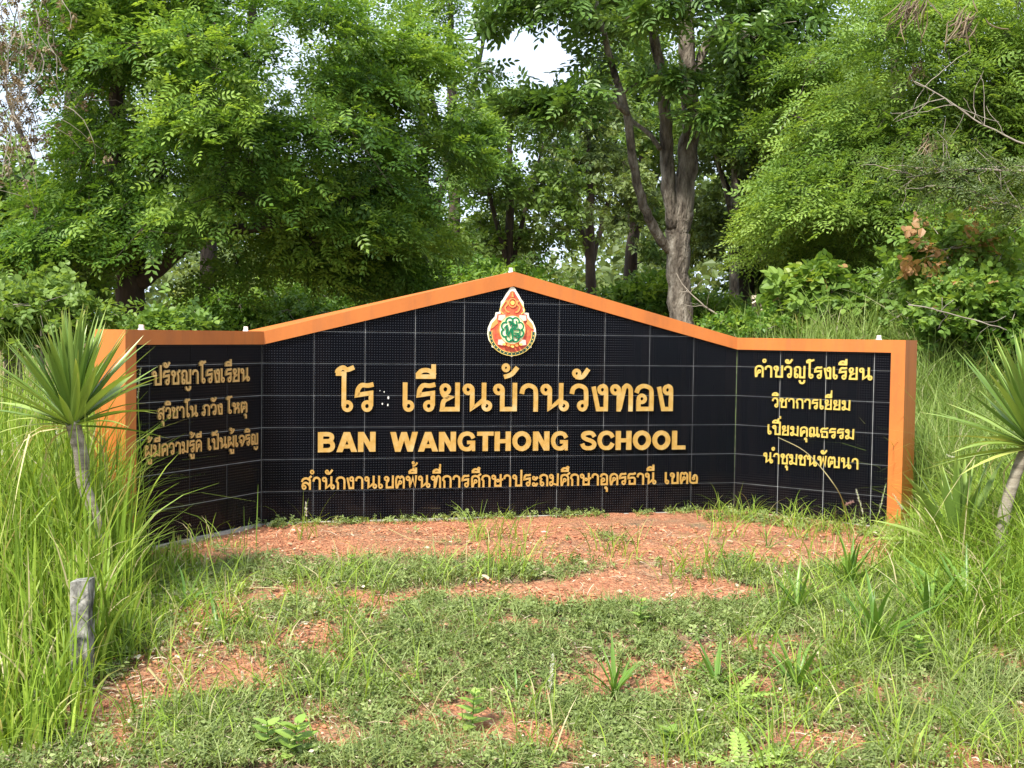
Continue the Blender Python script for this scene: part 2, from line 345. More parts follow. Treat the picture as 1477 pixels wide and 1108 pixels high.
# frame members: mitred where the walls bend, so build in world coordinates
def member(name, pts_f, pts_b):
    """pts_f / pts_b: front and back outlines, world"""
    mb = MB(); n = len(pts_f); V = list(pts_f) + list(pts_b)
    if n == 4: q = [(0, 1, 2, 3), (7, 6, 5, 4)]
    for i in range(n): j = (i + 1) % n; q.append((j, i, n + i, n + j))
    mb.add(V, q); me = mb.mesh(name, [M['orange']], False, SL)
    o = link(name, me, sign)
    return o
def isect(w1, w2, p):      # corner of two walls' planes pushed outward by p
    a = w1.o + w1.n * p; b_ = w2.o + w2.n * p
    m = np.array([w1.d, -w2.d]).T; t = np.linalg.solve(m, b_ - a); return a + w1.d * t[0]
def wz(q, z): return np.array([q[0], q[1], z])
kLf, kLb = isect(WL, WC, FP), isect(WL, WC, -TH_W); kRf, kRb = isect(WC, WR, FP), isect(WC, WR, -TH_W)
midf, midb = WC.pt(CW / 2, 0, FP)[:2], WC.pt(CW / 2, 0, -TH_W)[:2]
for (a, b_, ab, bb, za, zai, zb, zbi) in ((kLf, midf, kLb, midb, ZO, ZI, AO, AI), (midf, kRf, midb, kRb, AO, AI, ZO, ZI)):
    member('frame_rail', [wz(a, zai), wz(b_, zbi), wz(b_, zb), wz(a, za)], [wz(ab, zai), wz(bb, zbi), wz(bb, zb), wz(ab, za)])
eLf, eLb = WL.pt(0, 0, FP)[:2], WL.pt(0, 0, -TH_W)[:2]
member('frame_rail', [wz(WL.pt(.0785, 0, FP), ZI), wz(kLf, ZI), wz(kLf, ZO), wz(WL.pt(.0, 0, FP), ZO)], [wz(WL.pt(.0785, 0, -TH_W), ZI), wz(kLb, ZI), wz(kLb, ZO), wz(eLb, ZO)])
member('frame_rail', [wz(kRf, ZI), wz(WR.pt(RW - .09, 0, FP), ZI), wz(WR.pt(RW, 0, FP), ZO), wz(kRf, ZO)], [wz(kRb, ZI), wz(WR.pt(RW - .09, 0, -TH_W), ZI), wz(WR.pt(RW, 0, -TH_W), ZO), wz(kRb, ZO)])
zb_ = ZB - .01
member('frame_post', [wz(eLf, zb_ - .2), wz(WL.pt(.0785, 0, FP), zb_ - .2), wz(WL.pt(.0785, 0, FP), ZI), wz(eLf, ZO)], [wz(eLb, zb_ - .2), wz(WL.pt(.0785, 0, -TH_W), zb_ - .2), wz(WL.pt(.0785, 0, -TH_W), ZI), wz(eLb, ZO)])
member('frame_post', [wz(WR.pt(RW - .09, 0, FP), zb_), wz(WR.pt(RW, 0, FP), zb_), wz(WR.pt(RW, 0, FP), ZO), wz(WR.pt(RW - .09, 0, FP), ZI)],
       [wz(WR.pt(RW - .09, 0, -TH_W), zb_), wz(WR.pt(RW, 0, -TH_W), zb_), wz(WR.pt(RW, 0, -TH_W), ZO), wz(WR.pt(RW - .09, 0, -TH_W), ZI)])
# plinths
for w, u0, u1 in ((WC, .02, CW - .02), (WL, .03, LW - .03), (WR, .03, RW - .03)):
    o = link('plinth', prism_mesh('plinth', [([(u0, ZB - .25), (u1, ZB - .25), (u1, ZB + .008), (u0, ZB + .008)], .0035, -.028)], M['cement']), sign); place(o, w, 0, 0, 0)
# tiles and studs
GAP = .0042
tile_cache = {}
studs = []
def tile(wall, u0, u1, z0, z1, clips=()):
    poly = [(u0, z0), (u1, z0), (u1, z1), (u0, z1)]
    for c in clips: poly = clip(poly, *c)
    if len(poly) < 3: return
    poly = ccw(poly)
    xs = [p[0] for p in poly]; zs = [p[1] for p in poly]
    if max(xs) - min(xs) < .02 or max(zs) - min(zs) < .012: return
    full = len(poly) == 4 and not clips
    key = (round(u1 - u0, 4), round(z1 - z0, 4))
    if full and key in tile_cache: me = tile_cache[key]
    else:
        me = prism_mesh('tile', [([(x - u0, z - z0) for x, z in poly], .0058, 0.)], M['tile'])
        if full: tile_cache[key] = me
    o = link('tile', me, sign); place(o, wall, u0, z0, 0)
    o.rotation_euler = (random.uniform(-.003, .003), 0, wall.ang + random.uniform(-.0028, .0028))
    # studs
    nx_, nz_ = max(1, int(round((u1 - u0) / .0162))), max(1, int(round((z1 - z0) / .0162)))
    X_ = u0 + (np.arange(nx_) + .5) * (u1 - u0) / nx_; Z_ = z0 + (np.arange(nz_) + .5) * (z1 - z0) / nz_
    xx, zz = np.meshgrid(X_, Z_); xx = xx.ravel(); zz = zz.ravel(); k = np.ones(len(xx), bool)
    for a, b_, c in clips: k &= (a * xx + b_ * zz <= c - .008)
    for x, z in zip(xx[k], zz[k]): studs.append((wall, x, z))
g2 = GAP / 2
sl = (AI - ZI) / (CW / 2)
for c in range(10):
    for r in range(-3, 5):
        u0, u1 = c * TW + g2, (c + 1) * TW - g2; z1, z0 = Z0 - r * TH - g2, Z0 - (r + 1) * TH + g2
        cl = []
        if r < 0: cl = [(-sl, 1, ZI - .001), (sl, 1, ZI + sl * CW - .001)]
        if r == -1 and c in (0, 9) or r < 0: tile(WC, u0, u1, z0, z1, cl)
        else: tile(WC, u0, u1, z0, z1)
for w, cols in ((WR, [(0, 1), (1, 2), (2, 3), (3, (RW - .09) / TW)]), (WL, [((LW - .0) / TW - k - 1, (LW) / TW - k) for k in range(3)] + [(.0785 / TW, LW / TW - 3)])):
    for c0_, c1_ in cols:
        for r in range(-1, 5):
            z1 = Z0 - r * TH - g2 if r >= 0 else ZI - .001
            tile(w, c0_ * TW + g2, c1_ * TW - g2, Z0 - (r + 1) * TH + g2, z1)
SV, SQ = [], []
tb, tt, th_ = .0038, .0020, .0022
base = np.array([(-tb, 0, -tb), (tb, 0, -tb), (tb, 0, tb), (-tb, 0, tb), (-tt, -th_, -tt), (tt, -th_, -tt), (tt, -th_, tt), (-tt, -th_, tt)])
fq = np.array([(4, 5, 6, 7), (1, 2, 6, 5), (2, 3, 7, 6), (3, 0, 4, 7)])
for w in (WC, WR, WL):
    s_ = np.array([(x, z) for ww, x, z in studs if ww is w])
    lx = s_[:, 0][:, None] + base[None, :, 0]; pz = s_[:, 1][:, None] + base[None, :, 2]; pp = -base[None, :, 1] + .0002
    Vx = w.o[0] + w.d[0] * lx + w.n[0] * pp; Vy = w.o[1] + w.d[1] * lx + w.n[1] * pp
    k = sum(len(v) for v in SV)
    SV.append(np.stack([Vx, Vy, pz], -1).reshape(-1, 3)); SQ.append((fq[None] + 8 * np.arange(len(s_))[:, None, None]).reshape(-1, 4) + k)
o = link('tile_studs', mesh_np('tile_studs', np.vstack(SV) - SL, np.vstack(SQ), [M['stud']]), sign, kind='stuff')

# ------------------------------------------------------------------ lettering
W_ = .152
def spl(pts):
    """smooth through points; points flagged 'c' are corners"""
    out = []; seg = [pts[0]]
    segs = []
    for p in pts[1:]:
        seg.append(p)
        if len(p) > 2: segs.append(seg); seg = [p]
    if len(seg) > 1: segs.append(seg)
    for sgm in segs:
        q = np.array([p[:2] for p in sgm], float)
        if len(q) == 2: pts_ = [q[0], q[1]]
        else:
            e = np.vstack([2 * q[0] - q[1], q, 2 * q[-1] - q[-2]]); pts_ = []
            for i in range(1, len(e) - 2):
                for t in np.linspace(0, 1, 6)[:-1]:
                    p0, p1, p2, p3 = e[i - 1:i + 3]
                    pts_.append(.5 * (2 * p1 + (p2 - p0) * t + (2 * p0 - 5 * p1 + 4 * p2 - p3) * t * t + (3 * p1 - p0 - 3 * p2 + p3) * t ** 3))
            pts_.append(q[-1])
        out += pts_ if not out else pts_[1:]
    return np.array(out)
def ribbon(pts, w, closed=False):
    p = np.array(pts); n = len(p)
    if closed: t1 = np.roll(p, -1, 0) - p; t0_ = p - np.roll(p, 1, 0)
    else:
        d = np.diff(p, axis=0); t1 = np.vstack([d, d[-1]]); t0_ = np.vstack([d[0], d])
    t1 = t1 / np.linalg.norm(t1, axis=1)[:, None]; t0_ = t0_ / np.linalg.norm(t0_, axis=1)[:, None]
    n1 = np.stack([-t1[:, 1], t1[:, 0]], 1); n0 = np.stack([-t0_[:, 1], t0_[:, 0]], 1)
    b_ = n0 + n1; b_ /= np.linalg.norm(b_, axis=1)[:, None] + 1e-9
    c = np.clip((b_ * n1).sum(1), .42, 1); off = b_ * (w / 2 / c)[:, None]
    return p + off, p - off
R = lambda cx, cy, rx=.125, ry=.135, w=.125: ('o', cx, cy, rx, ry, w)
G = {
 'ก': (.85, [[(.21, 0), (.21, .5, 'c'), (.10, .62, 'c'), (.17, .82), (.42, .91), (.65, .82), (.71, .6), (.71, 0)]]),
 'ข': (.86, [R(.2, .77), [(.22, .91), (.36, .8), (.34, .6), (.24, .48), (.24, .09, 'c'), (.72, .09, 'c'), (.72, 1)]]),
 'ค': (.86, [R(.42, .47, .10, .11, .11), [(.16, 0), (.13, .4), (.16, .78), (.43, .91), (.68, .78), (.72, .5), (.72, 0)], [(.35, .4), (.24, .22), (.2, .02)]]),
 'ง': (.68, [R(.41, .77, .12, .13), [(.40, .92), (.51, .86), (.54, .70), (.54, .085, 'c'), (.26, .085, 'c'), (.09, .88)]]),
 'จ': (.82, [R(.28, .45, .11, .12, .12), [(.1, .66), (.2, .85), (.44, .91), (.65, .78), (.67, .45), (.52, .18), (.40, .03, 'c'), (.36, .36)]]),
 'ช': (.88, [R(.2, .77), [(.22, .91), (.36, .8), (.34, .6), (.24, .48), (.24, .09, 'c'), (.68, .09, 'c'), (.68, .58), (.6, .74), (.84, .96)]]),
 'ญ': (1.04, [R(.26, .2), [(.16, .2), (.15, .5), (.22, .62), (.13, .70), (.22, .87), (.40, .90), (.54, .8), (.56, .5), (.56, .09, 'c'), (.90, .09, 'c'), (.90, 1)], [(.52, -.14), (.58, -.32), (.74, -.38), (.88, -.3), (.92, -.12)]]),
 'ณ': (1.1, [R(.24, .2), [(.14, .2), (.14, .5), (.22, .62), (.12, .70), (.2, .87), (.38, .90), (.52, .8), (.53, .08, 'c'), (.82, .34)], [(.82, 1), (.82, .2)], R(.92, .2, .1, .12, .12)]),
 'ด': (.86, [R(.44, .5, .10, .11, .11), [(.18, 0), (.12, .35), (.15, .76), (.43, .91), (.68, .78), (.72, .5), (.72, 0)], [(.38, .42), (.25, .22), (.2, .02)]]),
 'ต': (.86, [R(.44, .47, .10, .11, .11), [(.18, 0), (.12, .35), (.14, .78), (.28, .92), (.43, .80, 'c'), (.58, .92), (.72, .76), (.73, .5), (.73, 0)], [(.38, .42), (.25, .22), (.2, .02)]]),
 'ถ': (.85, [R(.27, .2), [(.16, .2), (.16, .5), (.22, .58), (.10, .66, 'c'), (.17, .82), (.42, .91), (.65, .82), (.71, .6), (.71, 0)]]),
 'ท': (.90, [R(.2, .77), [(.2, .91), (.32, .8), (.33, .6), (.33, 0)], [(.36, .08), (.52, .84, 'c'), (.62, .92), (.74, .82), (.76, .6), (.76, 0)]]),
 'ธ': (.82, [[(.72, .95), (.5, .88), (.22, .88), (.10, .72), (.10, .55, 'c'), (.45, .60), (.64, .52), (.66, .09, 'c'), (.20, .09, 'c'), (.20, .42)]]),
 'น': (1.02, [R(.18, .77), [(.2, .91), (.31, .8), (.32, .6), (.32, .06, 'c'), (.70, .40)], [(.72, 1), (.72, .2)], R(.82, .2, .12, .13)]),
 'บ': (.92, [R(.2, .77), [(.2, .91), (.32, .8), (.33, .6), (.33, .09, 'c'), (.76, .09, 'c'), (.76, 1)]]),
 'ป': (.92, [R(.2, .77), [(.2, .91), (.32, .8), (.33, .6), (.33, .09, 'c'), (.76, .09, 'c'), (.76, 1.32)]]),
 'ผ': (.92, [R(.27, .78, .11, .12, .12), [(.24, .91), (.13, .78), (.13, .06, 'c'), (.44, .44, 'c'), (.76, .06, 'c'), (.76, 1)]]),
 'พ': (1.0, [R(.2, .77), [(.2, .91), (.32, .8), (.34, .6), (.38, .05, 'c'), (.58, .82, 'c'), (.78, .05, 'c'), (.85, 1)]]),
 'ภ': (.92, [R(.15, .2), [(.28, .2), (.28, .52), (.18, .64, 'c'), (.24, .82), (.48, .91), (.70, .82), (.77, .6), (.77, 0)]]),
 'ม': (.92, [R(.2, .77), [(.2, .91), (.32, .8), (.33, .6), (.31, .22)], R(.2, .2), [(.3, .22), (.74, .06, 'c'), (.76, 1)]]),
 'ย': (.82, [R(.23, .77, .13, .14), [(.11, .7), (.2, .55), (.38, .49, 'c'), (.18, .36), (.13, .09, 'c'), (.64, .09, 'c'), (.64, 1)]]),
 'ร': (.74, [[(.63, .93), (.44, .89), (.24, .90), (.12, .76), (.09, .57, 'c'), (.28, .60), (.55, .64, 'c'), (.55, .2)], R(.42, .2)]),
 'ว': (.76, [[(.08, .62), (.14, .82), (.33, .91), (.54, .82), (.59, .6), (.59, .2)], R(.46, .2)]),
 'ศ': (.86, [R(.42, .47, .10, .11, .11), [(.16, 0), (.13, .4), (.16, .78), (.43, .89), (.68, .74), (.72, .5), (.72, 0)], [(.35, .4), (.24, .22), (.2, .02)], [(.58, .84), (.86, 1.06)]]),
 'ษ': (1.0, [R(.2, .77), [(.2, .91), (.32, .8), (.33, .6), (.33, .09, 'c'), (.78, .09, 'c'), (.78, 1)], R(.55, .5, .09, .09, .1), [(.6, .45), (.98, .62)]]),
 'ส': (.9, [[(.10, .60), (.20, .80), (.44, .87), (.66, .76), (.76, .68)], [(.14, .22), (.2, .46), (.42, .54), (.60, .42), (.68, .30)], R(.27, .2, .12, .13), [(.72, .74), (.72, 0)], [(.58, .80), (.84, 1.04)]]),
 'ห': (.95, [R(.2, .77), [(.2, .91), (.32, .8), (.33, .6), (.33, 0)], [(.34, .34), (.60, .50), (.68, .66)], R(.68, .78, .11, .12, .12), [(.62, .54), (.77, .38), (.78, 0)]]),
 'อ': (.80, [[(.07, .66), (.15, .83), (.34, .91), (.57, .82), (.62, .6), (.62, .09, 'c'), (.15, .09, 'c'), (.15, .42)], R(.27, .45, .12, .125)]),
 'ฒ': (1.3, [R(.42, .47, .10, .11, .11), [(.18, 0), (.12, .35), (.14, .78), (.28, .92), (.43, .80, 'c'), (.58, .92), (.70, .76), (.71, .5), (.71, .0)], [(.36, .4), (.24, .2), (.2, .02)], [(.73, .12), (.90, .09), (1.12, .09, 'c'), (1.12, 1)]]),
 'ะ': (.58, [R(.16, .66, .1, .11, .11), [(.18, .54), (.32, .56), (.48, .76)], R(.16, .16, .1, .11, .11), [(.18, .04), (.32, .06), (.48, .26)]]),
 'า': (.74, [[(.08, .62), (.14, .82), (.32, .91), (.52, .82), (.57, .6), (.57, 0)]]),
 'เ': (.50, [[(.13, 1), (.13, .2)], R(.25, .2)]),
 'โ': (.62, [[(.04, 1.30, 'c'), (.08, 1.40), (.24, 1.49), (.38, 1.42), (.60, 1.50)], [(.0, 1.29), (.35, 1.29)], [(.27, 1.28), (.27, .2)], R(.39, .2)]),
 '๒': (.92, [[(.12, 1.0), (.12, .30), (.28, .09), (.74, .09, 'c'), (.76, .50), (.62, .72), (.44, .60)], R(.44, .44, .09, .1, .1)]),
}
I_ = [[(-.66, 1.20), (.0, 1.20)], [(-.62, 1.24), (-.45, 1.40), (-.22, 1.40), (-.02, 1.24)]]
ABOVE = {
 'ิ': I_, 'ี': I_ + [[(-.07, 1.16), (-.07, 1.62)]], 'ึ': I_ + [R(-.08, 1.47, .075, .08, .09)],
 'ื': I_ + [[(-.06, 1.16), (-.06, 1.6)], [(-.26, 1.3), (-.26, 1.6)]],
 'ั': [R(-.42, 1.34, .10, .11, .12), [(-.46, 1.22), (-.22, 1.22), (.0, 1.50)]],
 'ํ': [R(-.02, 1.34, .11, .12, .11)],
 '็': [[(-.62, 1.2), (-.3, 1.24), (-.04, 1.20)], [(-.6, 1.24), (-.5, 1.42), (-.3, 1.32, 'c'), (-.16, 1.42), (.04, 1.52)]],
 '่': [[(-.08, 1.18), (-.08, 1.5)]], '้': [R(-.38, 1.52, .09, .10, .11), [(-.44, 1.20), (-.18, 1.30), (.02, 1.54)]],
}
BELOW = {'ุ': [R(-.17, -.20, .075, .08, .09), [(-.08, -.18), (-.08, -.52)]],
         'ู': [R(-.44, -.20, .075, .08, .09), [(-.36, -.16), (-.36, -.44, 'c'), (-.07, -.44, 'c'), (-.07, -.12)]]}
def shape(strokes, dx=0, dy=0, sc=1, w=W_):
    """list of (left,right,closed) outlines or filled polys"""
    out = []
    for s_ in strokes:
        if s_[0] == 'o':
            _, cx, cy, rx, ry, ww = s_
            a = np.linspace(0, 2 * pi, 18)[:-1]
            l_, r_ = ribbon(np.stack([cx + rx * cos_(a), cy + ry * sin_(a)], 1), ww, True); cl = True
        elif s_[0] == 'P': out.append(('P', np.array(s_[1], float) * sc + (dx, dy))); continue
        else:
            wd = w
            l_, r_ = ribbon(spl(s_), wd); cl = False
        if s_[0] != 'o' and min(p_[1] for p_ in s_) >= 0: l_ = np.maximum(l_, [-9, 0]); r_ = np.maximum(r_, [-9, 0])
        out.append((l_ * sc + (dx, dy), r_ * sc + (dx, dy), cl))
    return out
def letter_mesh(shapes, sx, sz, t, m, x0):
    """each stroke a slab; fronts are stepped by a hair so no faces are coplanar"""
    V, Fc = [], []
    for k, sh in enumerate(shapes):
        y1 = -(t - k * .00035)
        if sh[0] is 'P' or (isinstance(sh[0], str)):
            p = ccw([tuple(q) for q in sh[1]]); n = len(p); b0 = len(V)
            V += [((x - x0) * sx, y1, z * sz) for x, z in p] + [((x - x0) * sx, 0, z * sz) for x, z in p]
            Fc.append(tuple(range(b0, b0 + n)))
            for i in range(n): j = (i + 1) % n; Fc.append((b0 + i, b0 + n + i, b0 + n + j, b0 + j))
            continue
        l_, r_, cl = sh; n = len(l_); b0 = len(V)
        for (x, z) in l_: V.append(((x - x0) * sx, y1, z * sz))
        for (x, z) in r_: V.append(((x - x0) * sx, y1, z * sz))
        for (x, z) in l_: V.append(((x - x0) * sx, 0, z * sz))
        for (x, z) in r_: V.append(((x - x0) * sx, 0, z * sz))
        for i in range(n if cl else n - 1):
            j = (i + 1) % n
            Fc.append((b0 + n + i, b0 + n + j, b0 + j, b0 + i))
            Fc.append((b0 + i, b0 + j, b0 + 2 * n + j, b0 + 2 * n + i))
            Fc.append((b0 + n + j, b0 + n + i, b0 + 3 * n + i, b0 + 3 * n + j))
        if not cl:
            Fc.append((b0, b0 + 2 * n, b0 + 3 * n, b0 + n)); Fc.append((b0 + n - 1, b0 + 2 * n - 1, b0 + 4 * n - 1, b0 + 3 * n - 1))
    me = bpy.data.meshes.new('letter'); me.from_pydata(V, [], Fc); me.materials.append(m); me.update(); return me
EN = {
 'A': (1.0, [('P', [(0, 0), (.28, 0), (.64, 1), (.34, 1)]), ('P', [(.98, 0), (.70, 0), (.34, 1), (.64, 1)]), ('P', [(.2, .18), (.78, .18), (.72, .37), (.26, .37)])]),
 'N': (.92, [('P', [(.02, 0), (.28, 0), (.28, 1), (.02, 1)]), ('P', [(.60, 0), (.86, 0), (.86, 1), (.60, 1)]), ('P', [(.02, 1), (.30, 1), (.86, 0), (.58, 0)])]),
 'W': (1.36, [('P', [(0, 1), (.27, 1), (.50, 0), (.24, 0)]), ('P', [(.24, 0), (.50, 0), (.80, 1), (.54, 1)]), ('P', [(.54, 1), (.80, 1), (1.10, 0), (.84, 0)]), ('P', [(.84, 0), (1.10, 0), (1.34, 1), (1.07, 1)])]),
 'T': (.86, [('P', [(0, .79), (.82, .79), (.82, 1), (0, 1)]), ('P', [(.28, 0), (.54, 0), (.54, .9), (.28, .9)])]),
 'H': (.92, [('P', [(.02, 0), (.28, 0), (.28, 1), (.02, 1)]), ('P', [(.58, 0), (.84, 0), (.84, 1), (.58, 1)]), ('P', [(.1, .40), (.7, .40), (.7, .61), (.1, .61)])]),
 'L': (.76, [('P', [(.02, 0), (.28, 0), (.28, 1), (.02, 1)]), ('P', [(.1, 0), (.74, 0), (.74, .21), (.1, .21)])]),
 'O': (1.04, [('o', .48, .5, .36, .40, .24)]),
 'C': (.96, [[(.82, .66), (.70, .84), (.48, .905), (.24, .80), (.135, .5), (.24, .20), (.48, .095), (.70, .16), (.82, .36)]]),
 'G': (1.0, [[(.81, .66), (.70, .84), (.48, .905), (.24, .80), (.135, .5), (.24, .20), (.48, .095), (.66, .15), (.78, .34)], ('P', [(.50, .36), (.90, .36), (.90, .54), (.50, .54)]), ('P', [(.74, 0), (.90, 0), (.90, .45), (.74, .45)])]),
 'S': (.86, [[(.72, .70), (.60, .87), (.40, .905), (.18, .84), (.15, .68), (.32, .57), (.56, .48), (.71, .34), (.65, .16), (.42, .095), (.18, .16), (.09, .33)]]),
 'B': (.90, [('P', [(.02, 0), (.27, 0), (.27, 1), (.02, 1)]), [(.1, .895), (.50, .895), (.66, .82), (.66, .66), (.52, .545), (.1, .545)], [(.1, .54), (.54, .54), (.70, .42), (.70, .22), (.54, .105), (.1, .105)]]),
}
def text(wall, s_, u0, u1, zb, h, m, t=.012, fl=False, z1=None, en=False):
    """lay s_ between u0 and u1; baseline zb (rising to z1); letter height h"""
    items = []; x = 0; last = None
    for ch in s_:
        if ch == ' ': x += .45; continue
        if en: adv, st = EN[ch]; items.append([ch, shape(st, x, w=.215)]); x += adv; continue
        if ch == 'ำ':
            items.append([ch, shape(ABOVE['ํ'], x)]); items[-1][1] += shape(G['า'][1], x); x += G['า'][0]; last = x - .12; continue
        if ch in G:
            adv, st = G[ch]; items.append([ch, shape(st, x)]); last = x + adv - (.10 if ch not in 'น' else .22); x += adv; stack = 0
            if ch == 'ป': tall = -.16
            else: tall = 0
        elif ch in ABOVE:
            if ch in '่้' and stack: items.append([ch, shape(ABOVE[ch], last, .78 if ch == '่' else .62, .85)]) ; items[-1][1] = shape(ABOVE[ch], last + .02, .62 if ch == '่' else .72, .82)
            else: items.append([ch, shape(ABOVE[ch], last + tall, 0)])
            stack = 1
        elif ch in BELOW: items.append([ch, shape(BELOW[ch], last)])
    xmax = max(max(sh[1][:, 0].max() for sh in it[1]) if True else 0 for it in items)
    sx = (u1 - u0) / xmax
    for ch, shs in items:
        x0 = min((sh[1][:, 0].min()) for sh in shs)
        me = letter_mesh(shs, sx, h, t, m, x0)
        o = link('letter', me, sign); uu = u0 + x0 * sx
        zz = zb if z1 is None else zb + (z1 - zb) * (uu - u0) / (u1 - u0)
        place(o, wall, uu, zz, .0062)
gold = M['gold']
text(WC, 'โร', .453, .687, -.506, .188, gold, .011)
text(WC, 'เรียนบ้านวังทอง', .8667, 2.7133, -.506, .188, gold, .011, z1=-.5087)
text(WC, 'BAN', .342, .7064, -.7577, .126, gold, .011, en=True)
text(WC, 'WANGTHONG', .7998, 1.9804, -.760, .126, gold, .011, en=True, z1=-.7645)
text(WC, 'SCHOOL', 2.0679, 2.8145, -.7645, .127, gold, .011, en=True, z1=-.7675)
text(WC, 'สำนักงานเขตพื้นที่การศึกษาประถมศึกษาอุดรธานี', .2392, 2.6092, -.9925, .083, gold, .010, z1=-1.0035)
text(WC, 'เขต๒', 2.6668, 2.911, -1.003, .082, gold, .010)
gt = M['goldtan']; lw = lambda u: LW - u
text(WL, 'ปรัชญาโรงเรียน', lw(.9523), lw(.131), -.311, .085, gt, .010)
text(WL, 'สุวิชาโน', lw(.9117), lw(.5872), -.500, .069, gt, .010)
text(WL, 'ภวัง', lw(.5519), lw(.3804), -.499, .069, gt, .010)
text(WL, 'โหตุ', lw(.3407), lw(.1621), -.499, .069, gt, .010)
text(WL, 'ผู้มีความรู้ดี', lw(1.0091), lw(.5581), -.702, .072, gt, .010)
text(WL, 'เป็นผู้เจริญ', lw(.506), lw(.0505), -.702, .072, gt, .010)
ye = M['yellow']
text(WR, 'คำขวัญโรงเรียน', .1366, .952, -.270, .083, ye, .010, z1=-.266)
text(WR, 'วิชาการเยี่ยม', .2702, .8124, -.470, .069, ye, .010, z1=-.466)
text(WR, 'เปี่ยมคุณธรรม', .2406, .8426, -.654, .069, ye, .010, z1=-.651)
text(WR, 'นำชุมชนพัฒนา', .2182, .8647, -.848, .074, ye, .010, z1=-.841)
# glue spots left where one letter has fallen off
for u, z, r in ((.733, -.372, .003), (.760, -.379, .0045), (.787, -.416, .008), (.749, -.455, .006), (.784, -.462, .006)):
    a = np.linspace(0, 2 * pi, 8)[:-1]
    o = link('glue_spot', prism_mesh('glue_spot', [([(r * cos(q) * random.uniform(.5, .9), r * sin(q) * random.uniform(.8, 1.5)) for q in a], .0, -.003)], M['glue']), sign); place(o, WC, u, z, .0035)

# emblem (layered plate)
em_c = {'cream': mat('cream_plate', (.80, .77, .62), .5), 'red': noisy(mat('red_enamel', (.6, .06, .03), .4), [(.35, (.55, .05, .03)), (.6, (.70, .14, .05)), (.8, (.75, .26, .08))], 30, 3),
        'orange': mat('emblem_orange', (.80, .30, .08), .4), 'dkgreen': mat('emblem_dark_green', (.01, .06, .04), .4), 'green': mat('emblem_green', (.0, .17, .06), .4),
        'pale': noisy(mat('pale_yellow_enamel', (.78, .78, .4), .4), [(.3, (.82, .80, .62)), (.7, (.66, .76, .30))], 14, 2), 'pink': mat('emblem_pink', (.80, .52, .45), .4), 'goldp': mat('emblem_gold', (.72, .52, .12), .4)}
EC, EZ, EH = 1.589, .0, .4539     # centre u; outline goes z -.148 .. .306
def ez(py): return .3058 - (py - 248) / (992 - 248) * .4539
def ex(px): return (px - 428) * .4539 / 744 * 1.03
half = [(0, 248), (25, 258), (40, 290), (70, 335), (98, 385), (120, 410), (122, 450), (138, 520), (175, 525), (182, 570), (225, 620), (255, 690), (260, 755), (245, 820), (212, 870), (212, 892), (185, 905), (120, 955), (50, 982), (20, 984), (0, 996)]
def outline(sc=1., dy=0, cut=None):
    pts = [(ex(428 + x * sc), ez(700 + (y - 700) * sc) + dy) for x, y in half]
    full = [(-x, z) for x, z in pts] + [(x, z) for x, z in pts[::-1]][0:]
    out = []
    for p in full:
        if not out or (abs(p[0] - out[-1][0]) + abs(p[1] - out[-1][1])) > 1e-6: out.append(p)
    if abs(out[0][0] - out[-1][0]) + abs(out[0][1] - out[-1][1]) < 1e-6: out.pop()
    return ccw(out)
emb = link('emblem', prism_mesh('emblem', [(outline(), .0, -.006)], em_c['cream']), sign); place(emb, WC, EC, 0, .0062)
def esub(name, polys, m, label=None):
    o = link(name, prism_mesh(name, polys, m), emb, label)
    return o
lay = [0]
def L_(): lay[0] += 1; return -.006 - .0007 * lay[0]
def ering(px, py, rx, ry, w, m, name, a0=0, a1=2 * pi, n=40):
    a = np.linspace(a0, a1, n); p = np.stack([ex(px) + rx * cos_(a), ez(py) + ry * sin_(a)], 1); closed = abs(a1 - a0 - 2 * pi) < .01
    if closed: p = p[:-1]
    l_, r_ = ribbon(p, w, closed); y = L_()
    V = [(x, y, z) for x, z in l_] + [(x, y, z) for x, z in r_] + [(x, 0, z) for x, z in l_] + [(x, 0, z) for x, z in r_]; k = len(l_); Fc = []
    for i in range(k if closed else k - 1):
        j = (i + 1) % k; Fc += [(k + i, k + j, j, i), (i, j, 2 * k + j, 2 * k + i), (k + j, k + i, 3 * k + i, 3 * k + j)]
    me = bpy.data.meshes.new(name); me.from_pydata(V, [], Fc); me.materials.append(m); return link(name, me, emb)
def edisc(px, py, rx, ry, m, name, n=32):
    a = np.linspace(0, 2 * pi, n + 1)[:-1]
    return esub(name, [([(ex(px) + rx * cos(q), ez(py) + ry * sin(q)) for q in a], 0, L_())], m)
def estroke(pts, w, m, name):
    l_, r_ = ribbon(spl([tuple(p) for p in pts]), w); y = L_()
    V = [(x, y, z) for x, z in l_] + [(x, y, z) for x, z in r_] + [(x, 0, z) for x, z in l_] + [(x, 0, z) for x, z in r_]; k = len(l_); Fc = []
    for i in range(k - 1): j = i + 1; Fc += [(k + i, k + j, j, i), (i, j, 2 * k + j, 2 * k + i), (k + j, k + i, 3 * k + i, 3 * k + j)]
    me = bpy.data.meshes.new(name); me.from_pydata(V, [], Fc); me.materials.append(m); return link(name, me, emb)
px1 = .4539 / 744
esub('flame_field', [(outline(.90), 0, L_())], em_c['red'])
ering(428, 745, 238 * px1, 220 * px1, 34 * px1, em_c['dkgreen'], 'ribbon_band', radians(175), radians(365), 50)
ering(428, 745, 220 * px1, 203 * px1, 7 * px1, em_c['goldp'], 'ribbon_edge', radians(172), radians(368), 50)
ering(428, 745, 254 * px1, 236 * px1, 6 * px1, em_c['goldp'], 'ribbon_edge', radians(176), radians(364), 50)
